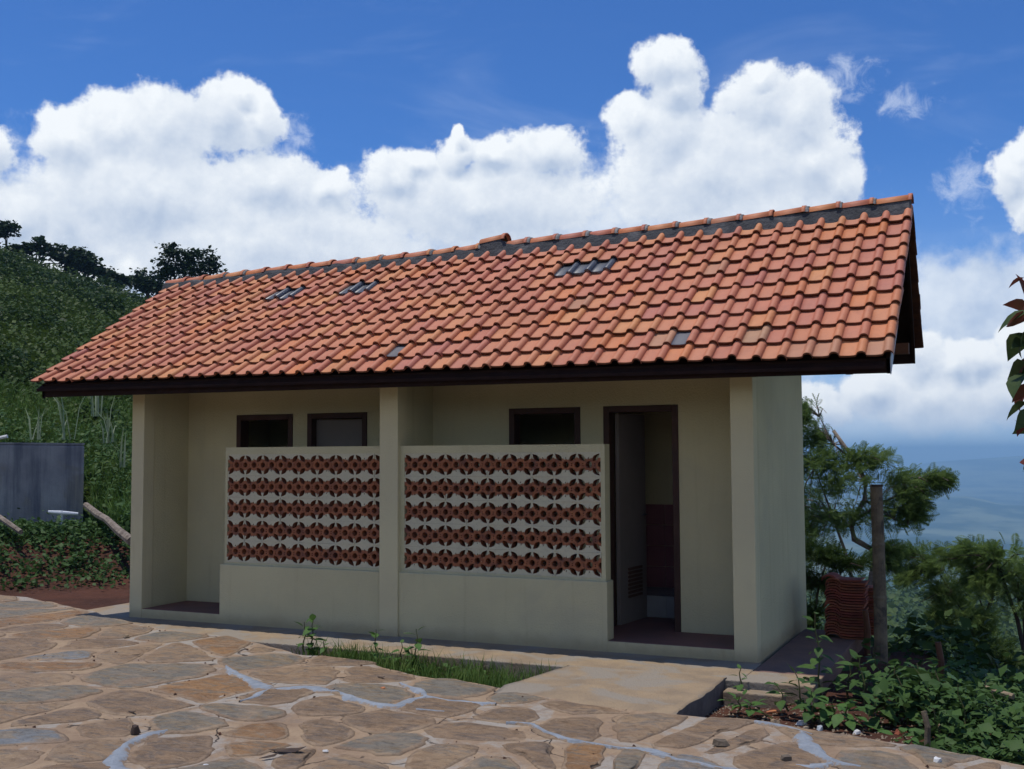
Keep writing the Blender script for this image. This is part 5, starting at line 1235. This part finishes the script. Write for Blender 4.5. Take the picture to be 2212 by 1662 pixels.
# undergrowth mass at the right
n = 2300; xq = rg.uniform(1.0, 4.2, n); yq = rg.uniform(-2.2, 2.6, n)
ang = np.arctan2(xq - CAM[0], yq - CAM[1]); keep = (yq > edge_y(xq) + .25) & ((xq > 1.35) | ((yq > -1.25) & (yq < -.2))) & (xq < 3.2 + yq * .3)
xq, yq = xq[keep], yq[keep]; zz = height(xq, yq)
hh_ = .06 + .17 * np.clip((vnoise(xq * 1.7, yq * 1.7, 90) + .6), 0, 1.3)
pts = np.vstack([rg.normal(size=(12, 3)) * [.09, .09, .45 * b_] + [a_, c_, z_ + b_ * .45] for a_, c_, z_, b_ in zip(xq, yq, zz, hh_)])
pts[:, 2] = np.maximum(pts[:, 2], height(pts[:, 0], pts[:, 1]) + .01)
o = leafcloud('undergrowth', pts, .03 + .06 * rg.random(len(pts)), M['leaf_weed2'], rg=rg, sx=1.1, droop=-.2); tag(o, 'dense low undergrowth covering the slope edge at right', 'undergrowth', kind='stuff')
x, y = sector(1500, 9.8, 22, -.20, .14, rg, .8); zz = height(x, y)
m_ = ~((x < .75) & (y < 2.6)); x, y, zz = x[m_], y[m_], zz[m_]
pts = np.vstack([rg.normal(size=(16, 3)) * [.22, .22, .12] + [a_, b_, c_ + .10] for a_, b_, c_ in zip(x, y, zz)])
o = leafcloud('slope_bushes', pts, .11, M['leaf_hill'], rg=rg, sx=1.1, droop=-.1); tag(o, 'green bushes covering the slope that falls to the valley', 'bushes', kind='stuff')
x, y = sector(5200, 24, 420, -.30, .22, rg, 1.6); zz = height(x, y); rad = np.hypot(x - CAM[0], y - CAM[1])
pts = np.vstack([rg.normal(size=(14, 3)) * [.03 * r_, .03 * r_, .008 * r_] * 1 + [a_, b_, c_ + .006 * r_] for a_, b_, c_, r_ in zip(x, y, zz, rad)])
o = leafcloud('valley_forest', pts, np.repeat(.006 * rad + .05, 14), M['leaf_hill'], rg=rg, sx=1.4, droop=0); tag(o, 'far off woods and scrub on the slopes below', 'forest', kind='stuff')

# branch with red-tinged leaves hanging into the right of the picture
root_p = Vector((2.75, -3.2, .03)); br_ = empty('leafy_branch', root_p); tag(br_, 'hanging branch with glossy green and red leaves at the right edge', 'branch')
dB = 4.6
stem_px = [(2262, 560), (2248, 640), (2232, 700), (2224, 760), (2222, 830), (2218, 900), (2222, 960), (2232, 1020)]
SP = [gd(x, y, dB) - root_p for x, y in stem_px]
s = MB(); low = gd(2300, 1150, dB) - root_p
s.tube([Vector((0, 0, -.1)), Vector((.05, 0, .6)), low, SP[-1]] , [.016, .013, .010, .007], 6); s.tube(SP[::-1], [.007 - .0006 * k for k in range(8)], 6); s.build('stem', M['bark_dark'], br_)
leaves = [(2212, 600, 2176, 620, 'red'), (2225, 668, 2172, 655, 'red'), (2222, 672, 2150, 712, 'branch'), (2222, 690, 2165, 700, 'red'), (2224, 655, 2205, 690, 'red'), (2220, 720, 2178, 770, 'branch'), (2222, 715, 2196, 772, 'branch'),
          (2222, 740, 2188, 745, 'branch'), (2224, 790, 2184, 812, 'branch'), (2224, 770, 2196, 822, 'red'), (2222, 800, 2180, 850, 'branch'), (2222, 830, 2186, 868, 'red'), (2224, 845, 2195, 880, 'red'), (2218, 870, 2167, 905, 'branch'),
          (2220, 885, 2196, 930, 'branch'), (2220, 905, 2195, 940, 'red'), (2220, 925, 2190, 935, 'branch'), (2225, 945, 2198, 905, 'branch'), (2224, 985, 2206, 1000, 'red'), (2226, 1000, 2205, 1018, 'branch'), (2240, 600, 2225, 560, 'red'), (2236, 860, 2262, 880, 'branch'), (2236, 740, 2270, 760, 'branch'), (2240, 640, 2275, 650, 'branch'), (2214, 640, 2200, 590, 'red')]
for k, (x0, y0, x1, y1, kd) in enumerate(leaves):
    a = gd(x0, y0, dB + .05 * math.sin(k * 2.1)) - root_p; b = gd(x1, y1, dB + .12 * math.sin(k * 1.7)) - root_p
    v = b - a; L = v.length; o = link('leaf', LM[kd], br_); o.location = a
    q = v.to_track_quat('Y', 'Z'); o.rotation_mode = 'QUATERNION'
    from mathutils import Quaternion
    o.rotation_quaternion = q @ Quaternion((0, 1, 0), [.3, 1.0, -.6, .8, -1.1][k % 5]); o.scale = (L * 1.15, L, L)
    if kd == 'red': o['label'] = 'reddish leaf'
    s = MB()

# ------------------------------------------------------------------ debris
def chunk(name, p, sx, sy, sz_, mat_, lab, cat, seed, group=None):
    rg = random.Random(seed); vs = []
    n_ = 7
    for k in range(n_):
        t = 2 * math.pi * k / n_; r_ = rg.uniform(.75, 1.15); vs.append((sx * r_ * math.cos(t), sy * r_ * math.sin(t), 0))
    for k in range(n_):
        t = 2 * math.pi * k / n_; r_ = rg.uniform(.55, .9); vs.append((sx * r_ * math.cos(t), sy * r_ * math.sin(t), sz_ * rg.uniform(.7, 1.1)))
    fs = [tuple(range(n_))[::-1], tuple(range(n_, 2 * n_))] + [(k, (k + 1) % n_, n_ + (k + 1) % n_, n_ + k) for k in range(n_)]
    o = link(name, mesh_np(name, vs, fs, M[mat_]), loc=p); o.rotation_euler.z = rg.random() * 3; tag(o, lab, cat, group); return o
def onpav(zx, zy, x0, lift=.008):
    p = gz(*Rz(zx, zy, x0), PZ); p.z = float(pav_z(p.x, p.y)) + lift; return p
chunk('stone_chip', onpav(1105, 1252, 0), .03, .03, .045, 'dry', 'black round pebble at the head of the lower pale grout strip', 'pebble', 1)
chunk('stone_chip', onpav(1750, 1350, 1400), .045, .035, .028, 'pebble', 'blue grey stone chip on the big brown flagstone', 'pebble', 2)
chunk('stone_chip', onpav(270, 1465, 2082), .035, .028, .028, 'pebble', 'tan pebble near the lower right grout star', 'pebble', 3)
chunk('stone_chip', onpav(1503, 1478, 2082), .03, .025, .022, 'white', 'pale pebble far right on the paving', 'pebble', 4)
chunk('stone_chip', onpav(640, 910, 700), .03, .022, .012, 'pebble', 'flat brown chip lying on the pale grout', 'pebble', 5)
chunk('stone_chip', onpav(1060, 890, 700), .03, .02, .012, 'brick_bit', 'orange chip beside the grey centre stone', 'pebble', 6)
chunk('stone_chip', onpav(1680, 1497, 0), .02, .016, .008, 'white', 'white fleck on brown stone in the lower left', 'pebble', 7)
chunk('stone_chip', onpav(590, 1385, 700), .02, .015, .008, 'white', 'white fleck right of the dark dry leaf', 'pebble', 8)
chunk('stone_chip', onpav(1030, 460, 0), .045, .03, .02, 'concrete', 'small slab chip near the left porch step', 'pebble', 9)
def dryleaf(zx, zy, x0, L, rz, lab, seed):
    p = onpav(zx, zy, x0, .014); me = mesh_np('dry_leaf', [(-.5 * L, 0, 0), (-.1 * L, .12 * L, .03 * L), (.35 * L, .08 * L, .09 * L), (.55 * L, 0, .16 * L), (.3 * L, -.09 * L, .02 * L), (-.15 * L, -.10 * L, 0), (0, .01, .002)],
                                          [(0, 6, 1), (1, 6, 2), (2, 6, 3), (3, 6, 4), (4, 6, 5), (5, 6, 0)], M['dry'])
    sol = link('dry_leaf', me, loc=p); sol.rotation_euler.z = rz; mm = sol.modifiers.new('thick', 'SOLIDIFY'); mm.thickness = .002; tag(sol, lab, 'dry leaf', 'dry leaves on the paving')
dryleaf(270, 1400, 700, .22, .5 - .43, 'large dark curled dry leaf in the lower foreground', 1)
dryleaf(1075, 1078, 0, .09, -.3, 'small dark dry leaf on the left flagstones', 2)
dryleaf(1110, 622, 0, .07, .2, 'tiny dark dry leaf below the left porch', 3)
dryleaf(2190, 1440, 0, .10, .9, 'dark dry leaf near the bottom of the paving', 4)
dryleaf(1040, 803, 700, .10, -.5, 'thin dry leaf near the wall foot', 5)
M['stick'] = material('stick', (.22, .12, .06), (.15, .08, .04), 10, .9)
def soil_p(zx, zy, x0=2082, zz=-.1):
    p = gz(*Rz(zx, zy, x0), zz); p.z = float(height(p.x, p.y)) + .005; return p
for k, (zx, zy, sx, sy, sz_, mt_, lab) in enumerate(((180, 1160, .05, .03, .03, 'concrete', 'cream stone chip on the soil left of the weeds'), (400, 1165, .05, .03, .03, 'white', 'white stone chip under the dark leaved weed'),
        (570, 1140, .05, .04, .025, 'pebble', 'grey brown stone by the spreading weed'), (850, 1245, .05, .028, .02, 'white', 'white shard at the paving edge'), (430, 1215, .06, .02, .015, 'concrete', 'thin cream shard along the paving edge'),
        (545, 1212, .06, .025, .02, 'pale_chip', 'pale bluish shard along the paving edge'), (1210, 1240, .06, .04, .03, 'terra_stack', 'reddish stone on the soil before the stakes'), (190, 1062, .09, .03, .012, 'brick_bit', 'flat orange tile shard on the bare soil'),
        (1412, 800, .07, .03, .02, 'white', 'white scrap behind the broad leaves'), (440, 830, .07, .03, .03, 'white', 'white scrap behind the weed by the apron'), (2110, 1380, .10, .03, .02, 'white', 'long white shard at the lower right corner'),
        (1930, 1300, .035, .02, .02, 'white', 'small white shard above the long one'), (2150, 1410, .08, .025, .02, 'white', 'white strip at the right end of the slope'))):
    chunk('rubble_piece', soil_p(zx, zy), sx * .8, sy * .8, sz_, mt_, lab, 'rubble', 100 + k)
p0 = soil_p(1900, 1040); p1 = soil_p(2130, 1085); p0.z += .16; p1.z += .14; s = MB(); s.tube([p0, p1], .02, 7); o = s.build('pale_pole', M['concrete'], shift=tuple(p0)); tag(o, 'pale pole lying in the undergrowth at the right edge', 'pole')
# crumbs of soil and gravel
n = 1500; xq = rg.uniform(-.1, 1.6, n); yq = rg.uniform(-2.3, -.6, n); keep = yq > edge_y(xq) - .02; xq, yq = xq[keep], yq[keep]
cv = np.array([(1, 0, 0), (-.5, .86, 0), (-.5, -.86, 0), (0, 0, .9), (.2, .3, .5)]) ; cf = np.array([(0, 1, 3), (1, 2, 3), (2, 0, 3)])
V, F = scatter(np.stack([xq, yq, height(xq, yq)], -1), cv, cf, .006 + .012 * rg.random(len(xq)) ** 3, rg.random(len(xq)) * 6, (rg.random(len(xq)) - .5), (rg.random(len(xq)) - .5))
o = link('soil_crumbs', mesh_np('soil_crumbs', V, F, M['pebble'])); tag(o, 'crumbs of soil and gravel on the bare ground', 'gravel', kind='stuff')
x, y = sector(2500, 11, 16.2, -.95, -.66, rg); V, F = scatter(np.stack([x, y, height(x, y)], -1), cv, cf, .012 + .03 * rg.random(len(x)) ** 3, rg.random(len(x)) * 6, (rg.random(len(x)) - .5), (rg.random(len(x)) - .5))
n = 2600; xq = rg.uniform(-9, 2.6, n); yq = rg.uniform(-6.5, .8, n); keep = (yq < edge_y(xq) - .03); xq, yq = xq[keep], yq[keep]
V, F = scatter(np.stack([xq, yq, pav_z(xq, yq) + .004], -1), cv, cf, .0035 + .013 * rg.random(len(xq)) ** 5, rg.random(len(xq)) * 6, (rg.random(len(xq)) - .5), (rg.random(len(xq)) - .5))
o = link('paving_grit', mesh_np('paving_grit', V, F, M['grit'])); tag(o, 'small grit and crumbs of mortar strewn over the paving', 'grit', kind='stuff')
M['clod'] = material('red_clod', (.11, .05, .034), (.065, .034, .024), 20, .95)
o = link('soil_clods', mesh_np('soil_clods', V, F, M['clod'])); tag(o, 'loose red clods on the soil left of the building', 'soil', kind='stuff')

# ------------------------------------------------------------------ air
HAZE = 2.2e-4
m = bpy.data.materials.new('haze_air'); m.use_nodes = True; N = NT(m.node_tree); N.nt.nodes.clear()
pv = N.n('ShaderNodeVolumePrincipled'); pv.inputs['Color'].default_value = (.40, .70, 1.0, 1); pv.inputs['Density'].default_value = HAZE; pv.inputs['Anisotropy'].default_value = 0.0
oo = N.n('ShaderNodeOutputMaterial'); N.set(oo.inputs['Volume'], pv.outputs[0])
s = MB(); s.box(CAM[0] - 14000, CAM[1] - 14000, -420, CAM[0] + 14000, CAM[1] + 14000, 60)
o = s.build('haze', m); tag(o, kind='stuff')
